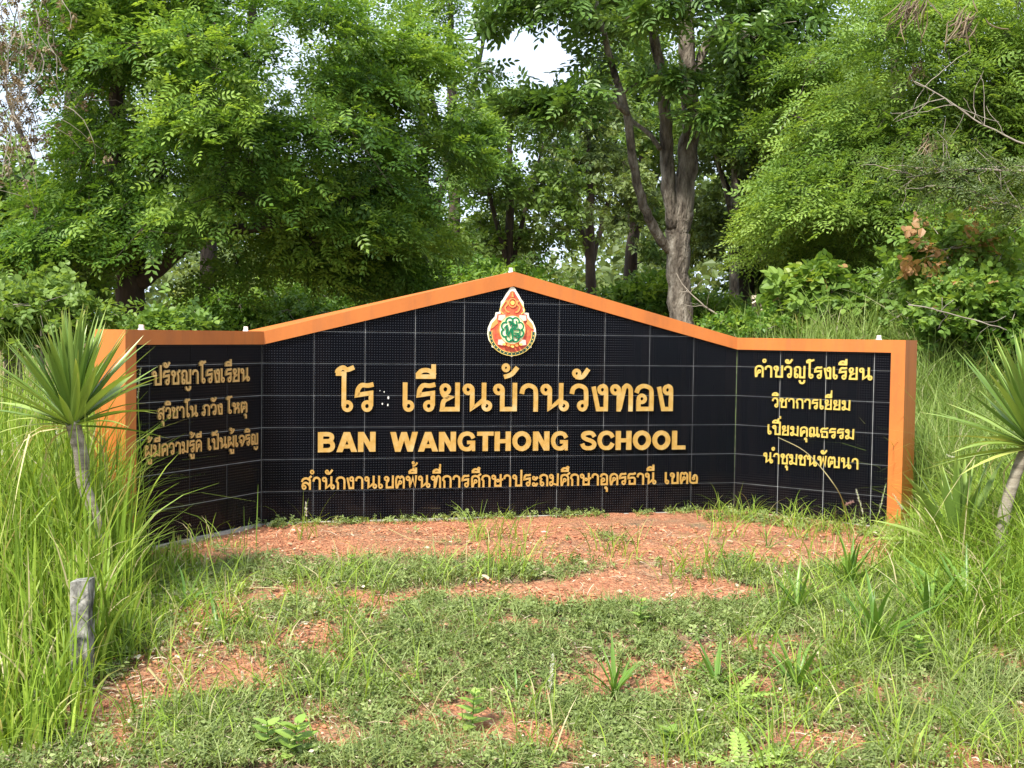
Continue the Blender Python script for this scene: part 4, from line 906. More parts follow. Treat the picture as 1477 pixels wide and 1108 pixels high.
def dead_branch(label, p0, d, ln, sub, r0=.016, leaves=0, lm='leaf_olive', grp='dead branches'):
    rt = thing('dead_branch', label, 'branch', p0, grp); tb = MB(); w_ = wander(p0, d, ln, 12, .10); tb.tube(w_, np.linspace(r0, .004, 13), 5); acc = []
    for k in range(sub):
        i = rng.integers(2, 12); dd = np.array(d) * .6 + rng.standard_normal(3) * .6; v = wander(w_[i], dd, ln * rng.uniform(.15, .45), 7, .22); tb.tube(v, np.linspace(r0 * .4, .0018, 8), 3, cap=False); acc.append(v)
    build('twigs', tb, M['twig'], rt, True)
    if leaves:
        tp = np.vstack(acc); ii = rng.integers(0, len(tp), leaves); pos = tp[ii] + rng.standard_normal((leaves, 3)) * .05
        V, Q, T = scatter(TPL['fine'], pos, frames(rng.standard_normal((leaves, 3)) * np.array([1, 1, .4]), np.tile([0, 0, 1.], (leaves, 1)) + .5 * rng.standard_normal((leaves, 3))), .5 + .4 * rng.random(leaves), .4 + .25 * rng.standard_normal(leaves))
        link('leaves', mesh_np('leaves', V - np.array(rt.location), Q, [M[lm]], False, T), rt)
dead_branch('bare pale dead branch reaching left across the boughs at the upper right edge', P(1500, 215, 9.6), (-1, 0, .42), 1.15, 14, .009)
dead_branch('grey twiggy branch with thin olive leaves at the right edge, below the bare pale one', P(1510, 250, 9.4), (-1, .1, .02), 1.1, 30, .014, 420)
dead_branch('drooping olive branch at the right edge above the round-leaved shrub', P(1520, 300, 9.3), (-1, .05, -.05), 1.0, 26, .012, 360)
dead_branch('fallen dry branch arching over the orange-tinged shrub', P(1310, 440, 9.0), (1, 0, -.15), .75, 9, .005)
dead_branch('thin leafless stick rising left of the two brown trunks', P(1050, 470, 14), (-.6, 0, .9), .9, 5, .014)
def dead_cluster(label, px, py, D, s_=1, n=26):
    rt = thing('dead_leaf_bunch', label, 'dead leaves', P(px, py, D), 'bunches of dead brown leaves'); tb = MB()
    for k in range(n):
        a = rng.uniform(-.9, .9); w_ = wander(P(px, py, D) + rng.standard_normal(3) * .05 * s_, (a * .8 - .3, rng.uniform(-.4, .4), -.8), .25 * s_ * rng.uniform(.5, 1.2), 5, .28, .10)
        tb.tube(w_, [.002, .005, .007, .006, .004, .001], 4, tint=float(np.clip(.5 + .3 * rng.standard_normal(), 0, 1)), cap=False)
    build('dead_leaves', tb, M['leaf_brown'], rt)
dead_cluster('brown bunch of withered leaves hanging in the middle of the right-hand tree', 1345, 200, 11.3, 1.0)
dead_cluster('small brown bunch of withered leaves above the one in the middle of the right-hand tree', 1325, 92, 11.3, .7, 18)
dead_cluster('wide brown bunch of withered leaves at the top of the right-hand tree', 1320, 5, 11.0, 1.3, 34)
dead_cluster('brown withered leaves at the top right corner', 1395, 20, 10.6, 1.2, 30)

# --- wooden rail frames seen through the trees
rt = thing('wooden_rail', 'pale wooden rail with a diagonal brace seen between the trunks on the right', 'rail', gp(1100, 13.2, 0)); k19 = 13.2 / F_PX
c = P(1102, 429, 13.2); mb = MB(); mb.box((c[0] - 17 * k19, c[1] - .03, c[2] - .02), (c[0] + 17 * k19, c[1] + .03, c[2] + .02)); build('top_rail', mb, M['wood'], rt)
for px, py in ((1099, 436),): 
    q = P(px, py, 13.2); mb = MB(); mb.box((q[0] - .013, q[1] - .02, q[2] - .09), (q[0] + .013, q[1] + .02, q[2] + .06)); build('upright', mb, M['wood'], rt)
mb = MB(); mb.tube([P(1098, 430, 13.16), P(1085, 438, 13.16)], [.012, .012], 4); build('brace', mb, M['wood'], rt)
for px in (1088, 1116):
    q = P(px, 431, 13.22); mb = MB(); mb.box((q[0] - .02, q[1] - .02, float(ground(q[0], q[1])) - .1), (q[0] + .02, q[1] + .02, q[2] - .001)); build('post', mb, M['barkdark'], rt)
rt = thing('wooden_ledge', 'short pale wooden ledge just right of the braced rail', 'rail', gp(1121, 13.0, 0))
q = P(1121, 441, 13.0); mb = MB(); mb.box((q[0] - .075, q[1] - .03, q[2] - .014), (q[0] + .075, q[1] + .03, q[2] + .014)); build('board', mb, M['wood'], rt)
mb = MB(); mb.box((q[0] + .055, q[1] - .02, q[2] + .0142), (q[0] + .073, q[1] + .02, q[2] + .07)); build('upright', mb, M['wood'], rt)
mb = MB(); mb.box((q[0] - .015, q[1] - .015, float(ground(q[0], q[1])) - .1), (q[0] + .015, q[1] + .015, q[2] - .0145)); build('post', mb, M['barkdark'], rt)

# ------------------------------------------------------------------ grass
def blades(pos, h, w, lean, curve, seg, tint, az=None):
    n = len(pos); az = rng.random(n) * 2 * pi if az is None else az
    fa = rng.random(n) * pi
    t = np.linspace(0, 1, seg + 1)[None, :]
    ld = np.stack([cos_(az), sin_(az)], 1)
    hor = h[:, None] * (lean[:, None] * t + curve[:, None] * t ** 2.4)
    z = h[:, None] * (t - .42 * (curve[:, None] ** 1.0) * t ** 3.2)
    cx = pos[:, 0:1] + ld[:, 0:1] * hor; cy = pos[:, 1:2] + ld[:, 1:2] * hor; cz = pos[:, 2:3] + z
    ww = w[:, None] * (1 - t) ** .6 * (.6 + .8 * t * (1 - t) * 2) * .5 + .0004
    sx_, sy_ = cos_(fa)[:, None], sin_(fa)[:, None]
    Lf = np.stack([cx - sx_ * ww, cy - sy_ * ww, cz], -1); Rt = np.stack([cx + sx_ * ww, cy + sy_ * ww, cz], -1)
    V = np.stack([Lf, Rt], 2).reshape(n, -1, 3); k = 2 * (seg + 1)
    q = np.array([(2 * i, 2 * i + 1, 2 * i + 3, 2 * i + 2) for i in range(seg)])
    Q = (q[None] + (np.arange(n) * k)[:, None, None]).reshape(-1, 4)
    T = np.clip(np.repeat(tint[:, None], seg + 1, 1) + .12 * (t - .4), 0, 1)
    T = np.repeat(T, 2, 1)
    return V.reshape(-1, 3), Q, T.reshape(-1)
def grass(name, n, sampler, hm, hs, wd, seg, mt, tint=(.5, .22), curve=(.5, .3), clump=0, lean=.25):
    x, y = sampler(n)
    if clump:
        cx, cy = sampler(max(1, n // clump)); ii = rng.integers(0, len(cx), n); x = cx[ii] + rng.standard_normal(n) * .055; y = cy[ii] + rng.standard_normal(n) * .055
    ok = ~on_sign(x, y); x, y = x[ok], y[ok]; n = len(x)
    pos = np.stack([x, y, ground(x, y) - .01], 1)
    h = np.clip(hm(x, y) * (1 + hs * rng.standard_normal(n)), .02, 1.5)
    tn = np.clip(tint[0] + tint[1] * rng.standard_normal(n), 0, .88); tn = np.where(rng.random(n) < .06, .95 + .05 * rng.random(n), tn)
    V, Q, T = blades(pos, h, wd * (.6 + .8 * rng.random(n)), lean * rng.random(n), np.clip(curve[0] + curve[1] * rng.standard_normal(n), 0, 1.3), seg, tn)
    link(name, mesh_np(name, V, Q, [mt], False, T), kind='stuff')
def on_sign(x, y):
    r = np.zeros(len(x), bool)
    for w, ln in ((WC, CW), (WL, LW), (WR, RW)):
        u = (x - w.o[0]) * w.d[0] + (y - w.o[1]) * w.d[1]; p = (x - w.o[0]) * w.n[0] + (y - w.o[1]) * w.n[1]
        r |= (u > -.03) & (u < ln + .03) & (p < .05) & (p > -.24)
    return r
def px_of(x, y): return x / y * F_PX + W_PX / 2
def s_left(n):
    """left bank: everything left of a wavy edge, 4.1 m to 7 m away"""
    X_, Y_ = [], []
    while sum(map(len, X_)) < n:
        y = rng.uniform(4.1, 7.3, n); x = rng.uniform(-3.6, -.8, n)
        p = px_of(x, y); e = np.interp(y, [4.1, 4.5, 5.0, 5.5, 6.0, 6.6, 7.3], [80, 160, 205, 250, 285, 225, 140]) + 50 * (fbm(x * 3, y * 3, 71) - .5)
        k = (p < e) & (p > -150) ; X_.append(x[k]); Y_.append(y[k])
    return np.concatenate(X_)[:n], np.concatenate(Y_)[:n]
def hm_left(x, y): 
    p = px_of(x, y); h = .50 + .18 * (fbm(x * 2, y * 2, 77) - .5) - .27 * (y > 5.0) * sm(110, 190, p)
    h = np.where((y > 5.2) & (p < 190), .72, h); return h * np.clip((270 - p) / 130, .34, 1) * np.clip((y - 3.6) / 1.2, .45, 1)
grass('tall_grass', 7600, s_left, hm_left, .30, .0135, 6, M['grass'], (.46, .22), (.22, .28), 9, .16)
def s_leftfar(n):
    y = rng.uniform(7.2, 10.5, n); p = rng.uniform(-80, 230, n); return (p - W_PX / 2) / F_PX * y, y
grass('tall_grass', 6500, s_leftfar, lambda x, y: .80 + .3 * (fbm(x, y, 5) - .5), .2, .010, 5, M['grass_back'], (.45, .22), (.4, .3), 8)
def s_right(n):
    y = rng.uniform(7.4, 10.5, n); p = rng.uniform(1310, 1600, n); return (p - W_PX / 2) / F_PX * y, y
grass('tall_grass', 8500, s_right, lambda x, y: .75 + .35 * (fbm(x, y, 6) - .5), .22, .008, 6, M['grass_back'], (.42, .22), (.5, .3), 8)
def s_right2(n):
    y = rng.uniform(4.9, 7.3, n); e = np.interp(y, [4.9, 5.4, 6, 6.6, 7.3], [1400, 1330, 1300, 1320, 1330]); p = e + rng.random(n) ** 1.2 * 260; x = (p - W_PX / 2) / F_PX * y
    return x, y
grass('tall_grass', 5600, s_right2, lambda x, y: np.clip(.16 + (px_of(x, y) - 1290) / 220 * .36, .14, .52) * np.clip((y - 4.2) / 1.6, .5, 1), .3, .008, 6, M['grass'], (.42, .2), (.55, .3), 9)
def s_back(n):
    y = rng.uniform(8.8, 11.5, n); p = rng.uniform(1010, 1400, n); return (p - W_PX / 2) / F_PX * y, y
grass('tall_grass', 5200, s_back, lambda x, y: .48 + .2 * (fbm(x, y, 6) - .5), .25, .010, 5, M['grass_back'], (.5, .22), (.4, .3), 8)
def s_field(n):
    y = rng.uniform(9, 30, n) ; p = rng.uniform(-150, 1620, n); return (p - W_PX / 2) / F_PX * y, y
grass('meadow_grass', 9000, s_field, lambda x, y: .5 + 0 * x, .25, .022, 4, M['grass_back'], (.4, .22), (.4, .3), 6)
# medium tufts over the slope
def s_slope(n, keep=lambda x, y: cover(x, y)):
    X_, Y_ = [], []
    while sum(map(len, X_)) < n:
        y = rng.uniform(3.9, 7.0, n); p = rng.uniform(-60, 1540, n); x = (p - W_PX / 2) / F_PX * y
        k = rng.random(n) < keep(x, y) * (.45 + .55 * (y < 6)); X_.append(x[k]); Y_.append(y[k])
    return np.concatenate(X_)[:n], np.concatenate(Y_)[:n]
grass('short_grass', 22000, s_slope, lambda x, y: .055 + .05 * fbm(x * 2, y * 2, 81) + .05 * sm(1100, 1400, px_of(x, y)), .35, .0042, 3, M['herb'], (.55, .22), (.6, .4), 14, .6)
grass('grass_tufts', 4200, lambda n: s_slope(n, lambda x, y: sm(.45, .8, fbm(x * 1.3, y * 1.3, 91) + .25 * sm(900, 1400, px_of(x, y)) + .2 * sm(380, 200, px_of(x, y)))), lambda x, y: .13 + .10 * fbm(x, y, 3), .35, .006, 5, M['grass'], (.5, .22), (.6, .35), 12, .4)
def s_plinth(n):
    u = rng.uniform(-.05, CW + .05, n); p = .05 + rng.random(n) ** 2 * .14; x = C0[0] + dC[0] * u + WC.n[0] * p; y = C0[1] + dC[1] * u + WC.n[1] * p; k = fbm(x * 4, y * 4, 99) > .47
    return x[k], y[k]
grass('short_grass', 500, s_plinth, lambda x, y: .05 + 0 * x, .5, .004, 3, M['grass'], (.5, .22), (.6, .4), 0, .6)
def s_rwing(n):
    u = rng.uniform(0, RW + .3, n); p = .04 + rng.random(n) * .5; return C1[0] + dR[0] * u + WR.n[0] * p, C1[1] + dR[1] * u + WR.n[1] * p
grass('grass_tufts', 420, s_rwing, lambda x, y: .13 + 0 * x, .5, .005, 5, M['grass'], (.5, .22), (.6, .35), 8, .4)

# creeping herbs
ht = simple_sprig(9, .045, .022, .010, 1.0); herb_t = (ht[0].reshape(9, 6, 3)[:, [0, 1, 3, 5]].reshape(-1, 3), np.arange(36).reshape(9, 4), np.full(36, 0.) + ht[2].reshape(9, 6)[:, :4].reshape(-1))
x, y = s_slope(11500); 
x2, y2 = s_plinth(330); x3, y3 = s_rwing(350); x = np.concatenate([x, x2, x3]); y = np.concatenate([y, y2, y3]); k = ~on_sign(x, y); x, y = x[k], y[k]; n = len(x)
pos = np.stack([x, y, ground(x, y) + .004 + .022 * rng.random(n)], 1)
dv = rng.standard_normal((n, 3)); dv[:, 2] = .15 + .5 * rng.random(n)
V, Q, T = scatter(herb_t, pos, frames(dv, np.tile([0, 0, 1.], (n, 1)) + .4 * rng.standard_normal((n, 3))), .65 + .8 * rng.random(n), .46 + .2 * rng.standard_normal(n) + .3 * (fbm(x * 2.3, y * 2.3, 41) - .5))
link('creeping_herbs', mesh_np('creeping_herbs', V, Q, [M['herb']], False, T), kind='stuff')

# laterite gravel
def scatter_rocks(n, sampler, smin, smax, name, mt):
    x, y = sampler(n); n = len(x)
    ph = (1 + 5 ** .5) / 2
    iv = np.array([(-1, ph, 0), (1, ph, 0), (-1, -ph, 0), (1, -ph, 0), (0, -1, ph), (0, 1, ph), (0, -1, -ph), (0, 1, -ph), (ph, 0, -1), (ph, 0, 1), (-ph, 0, -1), (-ph, 0, 1)]) / 1.9
    tf = np.array([(0, 11, 5, -1), (0, 5, 1, -1), (0, 1, 7, -1), (0, 7, 10, -1), (0, 10, 11, -1), (1, 5, 9, -1), (5, 11, 4, -1), (11, 10, 2, -1), (10, 7, 6, -1), (7, 1, 8, -1), (3, 9, 4, -1), (3, 4, 2, -1), (3, 2, 6, -1), (3, 6, 8, -1), (3, 8, 9, -1), (4, 9, 5, -1), (2, 4, 11, -1), (6, 2, 10, -1), (8, 6, 7, -1), (9, 8, 1, -1)])
    s_ = smin + (smax - smin) * rng.random(n) ** 3
    V = iv[None] * (1 + .22 * rng.standard_normal((n, 12, 1))) * s_[:, None, None] * (np.array([1, 1, .6]) * (.8 + .4 * rng.random((n, 1, 3))))
    V = V + np.stack([x, y, ground(x, y) + s_ * .15 + .002], 1)[:, None]
    Q = np.where(tf[None] >= 0, tf[None] + (np.arange(n) * 12)[:, None, None], -1).reshape(-1, 4)
    T = np.repeat(np.clip(.45 + .24 * rng.standard_normal(n), 0, 1), 12)
    link(name, mesh_np(name, V.reshape(-1, 3), Q, [mt], False, T), kind='stuff')
def s_bare(n):
    X_, Y_ = [], []
    while sum(map(len, X_)) < n:
        y = rng.uniform(4.0, 7.4, n); p = rng.uniform(150, 1400, n); x = (p - W_PX / 2) / F_PX * y
        k = (rng.random(n) < (1.05 - cover(x, y)) ** 1.3) & ~on_sign(x, y) & ((x - C0[0]) * WC.n[0] + (y - C0[1]) * WC.n[1] > 0); X_.append(x[k]); Y_.append(y[k])
    return np.concatenate(X_)[:n], np.concatenate(Y_)[:n]
scatter_rocks(13000, s_bare, .0025, .0115, 'laterite_gravel', M['stone'])

# dry straw and litter
def litter(n, Lm, wd, name, keep):
    x, y = s_slope(n, keep); k = ~on_sign(x, y); x, y = x[k], y[k]; n = len(x)
    pos = np.stack([x, y, ground(x, y) + .012 + .02 * rng.random(n)], 1); a = rng.random(n) * 2 * pi; ln = Lm * (.3 + 1.1 * rng.random(n) ** 2)
    d = np.stack([cos_(a), sin_(a), .18 * rng.standard_normal(n)], 1); s_ = np.stack([-sin_(a), cos_(a), .3 * rng.standard_normal(n)], 1) * (wd * (.5 + rng.random(n)))[:, None]
    bend = np.stack([-sin_(a), cos_(a), np.zeros(n)], 1) * (ln * .12 * rng.standard_normal(n))[:, None]
    V = np.stack([pos - d * ln[:, None] / 2 - s_, pos - d * ln[:, None] / 2 + s_, pos + bend - s_ + (0, 0, .004), pos + bend + s_ + (0, 0, .004), pos + d * ln[:, None] / 2 - s_ * .5, pos + d * ln[:, None] / 2 + s_ * .5], 1)
    q = np.array([(0, 1, 3, 2), (2, 3, 5, 4)]); Q = (q[None] + (np.arange(n) * 6)[:, None, None]).reshape(-1, 4)
    T = np.repeat(np.clip(.55 + .28 * rng.standard_normal(n), 0, 1), 6)
    link(name, mesh_np(name, V.reshape(-1, 3), Q, [M['straw']], False, T), kind='stuff')
litter(7000, .075, .0015, 'dry_straw', lambda x, y: .5 + .5 * sm(600, 200, px_of(x, y)))
litter(1300, .028, .007, 'dry_leaf_litter', lambda x, y: .4 + .6 * sm(600, 200, px_of(x, y)))

# ------------------------------------------------------------------ sword-leaved plants
def sword_mesh(ln, w, curve, tint, seg=6, fold=.35, tipdry=.0, kink=0):
    mb = MB(); V, Q, T = [], [], []
    for i in range(seg + 1):
        t = i / seg; x_ = ln * (t - .25 * curve * t ** 3) ; z_ = -ln * curve * t ** 2.2 * .6 - (kink * ln * max(0, t - .45) * 1.6 if kink else 0)
        if kink and t > .45: x_ = ln * .45 + (x_ - ln * .45) * (1 - kink * .6)
        ww = w * (.55 + 1.1 * t * (1 - t) * 1.6) * (1 - t ** 3) * .5 + .0006
        V += [(x_, -ww, z_ + fold * ww), (x_, 0, z_), (x_, ww, z_ + fold * ww)]; T += [tint + (.0 if t < .8 else tipdry * (t - .8) * 5)] * 3
    for i in range(seg): a = 3 * i; Q += [(a, a + 3, a + 4, a + 1), (a + 1, a + 4, a + 5, a + 2)]
    return mesh_np('leaf', V, Q, [M['yucca']], True, np.clip(T, 0, 1))
SW = [sword_mesh(1, .060 * (1 + .15 * k % 2), c, t_, tipdry=d_) for k, (c, t_, d_) in enumerate([(.04, .38, .3), (.10, .48, .4), (.05, .55, .3), (.18, .5, .5), (.32, .62, .5), (.12, .68, .3), (.22, .74, .2)])]
SWdry = [sword_mesh(1, .035, .5, .97, kink=.8), sword_mesh(1, .03, .9, .99, kink=.5)]
SWyel = [sword_mesh(1, .05, .25, .90), sword_mesh(1, .05, .4, .86)]
def put_leaf(meshes, root, c, az, el, ln, parent_loc, wsc=1., roll=None):
    o = link('leaf', meshes[rng.integers(0, len(meshes))], root)
    d = Vector((cos(el) * cos(az), cos(el) * sin(az), sin(el)))
    x = d.normalized(); up = Vector((0, 0, 1)); y = up.cross(x)
    if y.length < .05: y = Vector((-sin(az), cos(az), 0))
    y.normalize(); z = x.cross(y)
    m = Matrix((x, y, z)).transposed().to_4x4()
    m = m @ Matrix.Rotation(roll if roll is not None else rng.uniform(-.5, .5), 4, 'X') @ Matrix.Diagonal((ln, ln * wsc, ln, 1))
    o.matrix_local = Matrix.Translation(Vector(c) - Vector(parent_loc)) @ m
    return o
def sword_plant(label, stem, rads, crown, nleaf, ln, dry=5, yel=0, elmin=-.1, wsc=1.0, group='sword-leaved plants'):
    rt = thing('sword_leaved_plant', label, 'plant', stem[0], group); tb = MB()
    pts = np.array(stem, float); t = np.linspace(0, len(pts) - 1, 26); pp = np.stack([np.interp(t, np.arange(len(pts)), pts[:, i]) for i in range(3)], 1)
    for _ in range(2): pp[1:-1] = .25 * pp[:-2] + .5 * pp[1:-1] + .25 * pp[2:]
    rr = np.interp(t, np.arange(len(pts)), rads) * (1 + .035 * np.sin(np.arange(26) * 2.1)); tb.tube(pp, rr, 12, jit=.02); build('stem', tb, M['ystem'], rt, True)
    for k in range(nleaf):
        f_ = (k + .5) / nleaf; el = elmin + (pi / 2 - elmin - .06) * f_ ** .55 + rng.normal(0, .09); az = k * 2.39996 + rng.normal(0, .15)
        c = np.array(crown) + np.array([cos(az), sin(az), 0]) * .018 + np.array([0, 0, .07 * f_ - .03])
        ms = SW[2:] if f_ < .35 else SW[:4]
        put_leaf(ms, rt, c, az, el, ln * rng.uniform(.85, 1.1) * (1 - .12 * abs(f_ - .5)), stem[0], wsc * rng.uniform(.85, 1.15))
    for k in range(dry): put_leaf(SWdry, rt, np.array(crown) - np.array([0, 0, .04]), rng.uniform(0, 2 * pi), rng.uniform(-.5, .35), ln * rng.uniform(.6, .95), stem[0])
    for k in range(yel): put_leaf(SWyel, rt, np.array(crown) - np.array([0, 0, .02]), rng.uniform(2.6, 4.6), rng.uniform(-.15, .35), ln * rng.uniform(.7, 1.0), stem[0])
    return rt
D = 5.35
crown = P(104, 606, D); base = P(148, 800, D); base[2] = float(ground(base[0], base[1])) - .03
sword_plant('sword-leaved plant on a bent ringed stem in front of the left end of the sign', [base, P(150, 800, D), P(138, 745, D), P(121, 700, D), P(117, 655, D), crown], [.032, .031, .028, .030, .033, .032], crown, 104, .50, 8, 4, .02, .88)
D = 5.9
crown = P(1492, 640, D); base = P(1440, 770, D); base[2] = float(ground(base[0], base[1])) - .03
sword_plant('sword-leaved plant on a leaning stem at the right edge', [base, P(1447, 745, D), P(1460, 700, D), P(1476, 655, D), crown], [.033, .031, .028, .028, .030], crown, 100, .58, 5, 8, -.3, .88)
D = 6.1
crown = gp(1392, D, .12)
sword_plant('stemless sword-leaved plant with yellow outer leaves right of the sign', [gp(1392, D), crown], [.05, .05], crown, 34, .52, 0, 7, -.05, 1.2)

# strap-leaved lilies on the slope
def strap_mesh(curve, tint):
    me = sword_mesh(1, .11, curve, tint, fold=.25); me.materials.clear(); me.materials.append(M['strap']); return me
ST = [strap_mesh(c, t_) for c, t_ in ((.25, .4), (.45, .5), (.15, .55), (.7, .6), (.35, .7))]
def gpt(px, py):
    r_ = ray(px, py); lo, hi = 3., 9.
    for _ in range(40):
        m_ = (lo + hi) / 2
        if r_[2] * m_ > float(ground(r_[0] * m_, m_)): lo = m_
        else: hi = m_
    q = r_ * lo; return np.array([q[0], q[1], float(ground(q[0], q[1]))])
for lab, px, py, nl, ln, w in (
    ('strap-leaved lily in the middle foreground, ringed by short grass', 885, 1008, 11, .20, 1), ('strap-leaved lily just left of the fern frond in the right foreground', 1032, 990, 9, .17, 1.1),
    ('upright strap-leaved lily right of the fern frond', 1148, 992, 12, .21, 1.1), ('large spreading strap-leaved lily on the right slope', 1262, 935, 16, .30, 1.1),
    ('strap-leaved lily among grass left of the large spreading one', 1150, 885, 11, .22, .9), ('strap-leaved lily nearest below the right post of the sign', 1225, 850, 14, .26, .9),
    ('strap-leaved lily at the right edge of the slope beside small round leaves', 1395, 890, 16, .32, 1.0), ('strap-leaved lily between the right edge and the large spreading one', 1340, 905, 13, .28, 1.0),
    ('small strap-leaved lily on bare earth right of the tall grass', 318, 908, 9, .17, 1.0), ('small dark sprouting lily on the gravel near the right corner of the sign', 1110, 792, 7, .13, .8),
    ('young lily beside the tall grass on the left slope', 268, 878, 6, .2, 1.1), ('small lily sprout left of the foreground centre', 745, 1008, 5, .14, .9)):
    b_ = gpt(px, py); rt = thing('strap_leaved_lily', lab, 'plant', b_, 'strap-leaved lilies on the slope')
    for k in range(int(nl * 1.5)):
        el = rng.uniform(.6, 1.4); put_leaf(ST, rt, b_ + np.array([rng.normal(0, .008), rng.normal(0, .008), .005]), k * 2.4 + rng.normal(0, .3), el, 1.25 * ln * rng.uniform(.7, 1.1), b_, .60 * w * rng.uniform(.7, 1.2))

# broad-leaved weeds
def weed_leaf():
    V, Q = [], []; s_ = [(0, 0), (.12, .26), (.38, .36), (.7, .24), (1, 0)]
    for t, w in s_: V += [(t, -w, .06 * w - .25 * t * t), (t, 0, -.04 - .25 * t * t), (t, w, .06 * w - .25 * t * t)]
    for i in range(4): a = 3 * i; Q += [(a, a + 3, a + 4, a + 1), (a + 1, a + 4, a + 5, a + 2)]
    return np.array(V), np.array(Q)
wv, wq = weed_leaf()
WLf = [mesh_np('leaf', wv, wq, [M['weed']], True, np.full(len(wv), t_)) for t_ in (.3, .5, .7, .85)]
for lab, px, py, n, h, ls in (
    ('broad-leaved seedling with stacked rounded leaves in the lower centre', 680, 1055, 16, .17, .055), ('bright lime seedling among herbs right of centre', 925, 905, 12, .15, .045),
    ('broad-leaved weed at the lower left near the bottom edge', 425, 1095, 14, .14, .07), ('second broad-leaved weed close to the bottom edge, with smaller leaves', 385, 1085, 12, .12, .055),
    ('leafy green weed in front of the large spreading lily', 1320, 960, 16, .14, .055), ('round-leaved weed by the lily at the right edge', 1440, 905, 18, .14, .045),
    ('small pale weed on the gravel left of centre', 505, 830, 10, .12, .035), ('small weed beside the gravel left of the first one to its right', 615, 835, 9, .11, .03), ('low light green weed near the bottom centre right', 965, 1075, 12, .07, .05)):
    b_ = gpt(px, py); rt = thing('broad_leaved_weed', lab, 'weed', b_, 'broad-leaved weeds on the slope'); tb = MB(); w_ = wander(b_ - np.array([0, 0, .01]), (0, 0, 1), h, 6, .06); tb.tube(w_, np.linspace(.003, .0015, 7), 5); build('stem', tb, M['leaf_bright'], rt)
    for k in range(n):
        f_ = (k + 1) / n; i = f_ * 6; c = w_[int(min(5, i))] * (1 - i % 1) + w_[min(6, int(i) + 1)] * (i % 1); o = put_leaf(WLf, rt, c, k * 2.2, .25 + .4 * f_, 1.3 * ls * (1.15 - .5 * f_) * rng.uniform(.85, 1.15), b_, 1.0, 0)
# fern-like pinnate fronds in the foreground
fr = pinnate(8, 1, .30, .11, .25, True); fr_me = [mesh_np('frond', fr[0], fr[1], [M['weed']], False, np.clip(t_ + fr[2], 0, 1)) for t_ in (.6, .8)]
for lab, px, py, spec in (('pinnate seedling with a broad drooping frond between two lilies in the foreground', 1052, 1010, [(-.3, .5, .16), (3.0, .6, .10), (-1.1, .35, .15), (.4, .9, .13)]),
                          ('yellow-green pinnate fronds cut by the bottom edge', 1070, 1108, [(.5, .45, .17), (2.6, .35, .18), (1.5, .7, .15), (-.2, .5, .13)])):
    b_ = gpt(px, py); rt = thing('pinnate_seedling', lab, 'plant', b_, 'pinnate seedlings')
    for az, el, ln in spec:
        o = put_leaf(fr_me, rt, b_, az, el, ln, b_, 1, 0); o.name = 'frond'

# ------------------------------------------------------------------ concrete marker post
b_ = gpt(118, 1000); hgt = P(118, 836, b_[1])[2] - b_[2]
mk = thing('concrete_post', 'short weathered concrete marker post in the tall grass at lower left', 'post', b_)
mb = MB(); w = 13.2 / F_PX * b_[1]
nseg = 7
for i in range(nseg + 1):
    pass
V = []; 
for i in range(nseg + 1):
    z = b_[2] - .1 + (hgt + .1) * i / nseg; ww = w * (1.02 - .04 * i / nseg)
    for sx_, sy_ in ((-1, -1), (-.9, -1.06), (.9, -1.06), (1, -1), (1, 1), (-1, 1)): V.append((b_[0] + sx_ * ww + rng.normal(0, .0008) + .004 * i / nseg, b_[1] + sy_ * ww + rng.normal(0, .0008), z + (.004 * sx_ if i == nseg else 0)))
Q = [(6 * i + j, 6 * i + (j + 1) % 6, 6 * i + 6 + (j + 1) % 6, 6 * i + 6 + j) for i in range(nseg) for j in range(6)]
k = 6 * nseg; Q += [(k, k + 1, k + 2, k + 3), (k, k + 3, k + 4, k + 5)]
mb.add(V, Q); build('shaft', mb, M['post'], mk)

# ------------------------------------------------------------------ seed plumes
def plume(label, pts, r, mt='plume', stem=True, n=170, headlen=None):
    """pts: stem polyline, last leg is the head"""
    rt = thing('seed_plume', label, 'grass plume', pts[0], 'white grass plumes' if mt == 'plume' else 'purple grass heads'); tb = MB()
    p = np.array(pts, float); t = np.linspace(0, len(p) - 1, 16); pp = np.stack([np.interp(t, np.arange(len(p)), p[:, i]) for i in range(3)], 1)
    for _ in range(3): pp[1:-1] = .25 * pp[:-2] + .5 * pp[1:-1] + .25 * pp[2:]
    tb.tube(pp, np.linspace(.0022, .0012, 16), 4, tint=.75); build('stalk', tb, M['grass'], rt)
    a, b2 = p[-2], p[-1]; ax = (b2 - a); ln = np.linalg.norm(ax); ax /= ln
    q = rng.random(n); o = a + ax * ln * q[:, None]; dv = ax * .9 + rng.standard_normal((n, 3)) * .55
    V, Q = np.array([(0, -.5, 0), (1, -.12, 0), (1, .12, 0), (0, .5, 0)], float) * (1, .22, 1), np.array([(0, 1, 2, 3)])
    s_ = r * (1.1 - .5 * np.abs(q - .4)) * rng.uniform(.7, 1.3, n)
    VV, QQ, TT = scatter((V, Q, np.zeros(4)), o, frames(dv, rng.standard_normal((n, 3))), s_, .6 + .2 * rng.standard_normal(n))
    link('head', mesh_np('head', VV - np.array(pts[0]), QQ, [M[mt]], False, TT), rt)
def pl(label, px, py, D, dx, dy, r=.012, base=None, mt='plume', n=170):
    """head from (px,py) to (px+dx,py+dy)"""
    a, b2 = P(px, py, D), P(px + dx, py + dy, D); g0 = np.array([a[0] + (base or 0) * D / F_PX, D + .03, 0]); g0[2] = float(ground(g0[0], g0[1])) - .01
    plume(label, [g0, g0 * .4 + a * .6 + np.array([0, 0, .03]), a, b2], r, mt, n=n)
pl('white seed plume rising at the foot of the sign, lower left of the gable wall', 442, 745, 6.95, -1, -20, .010)
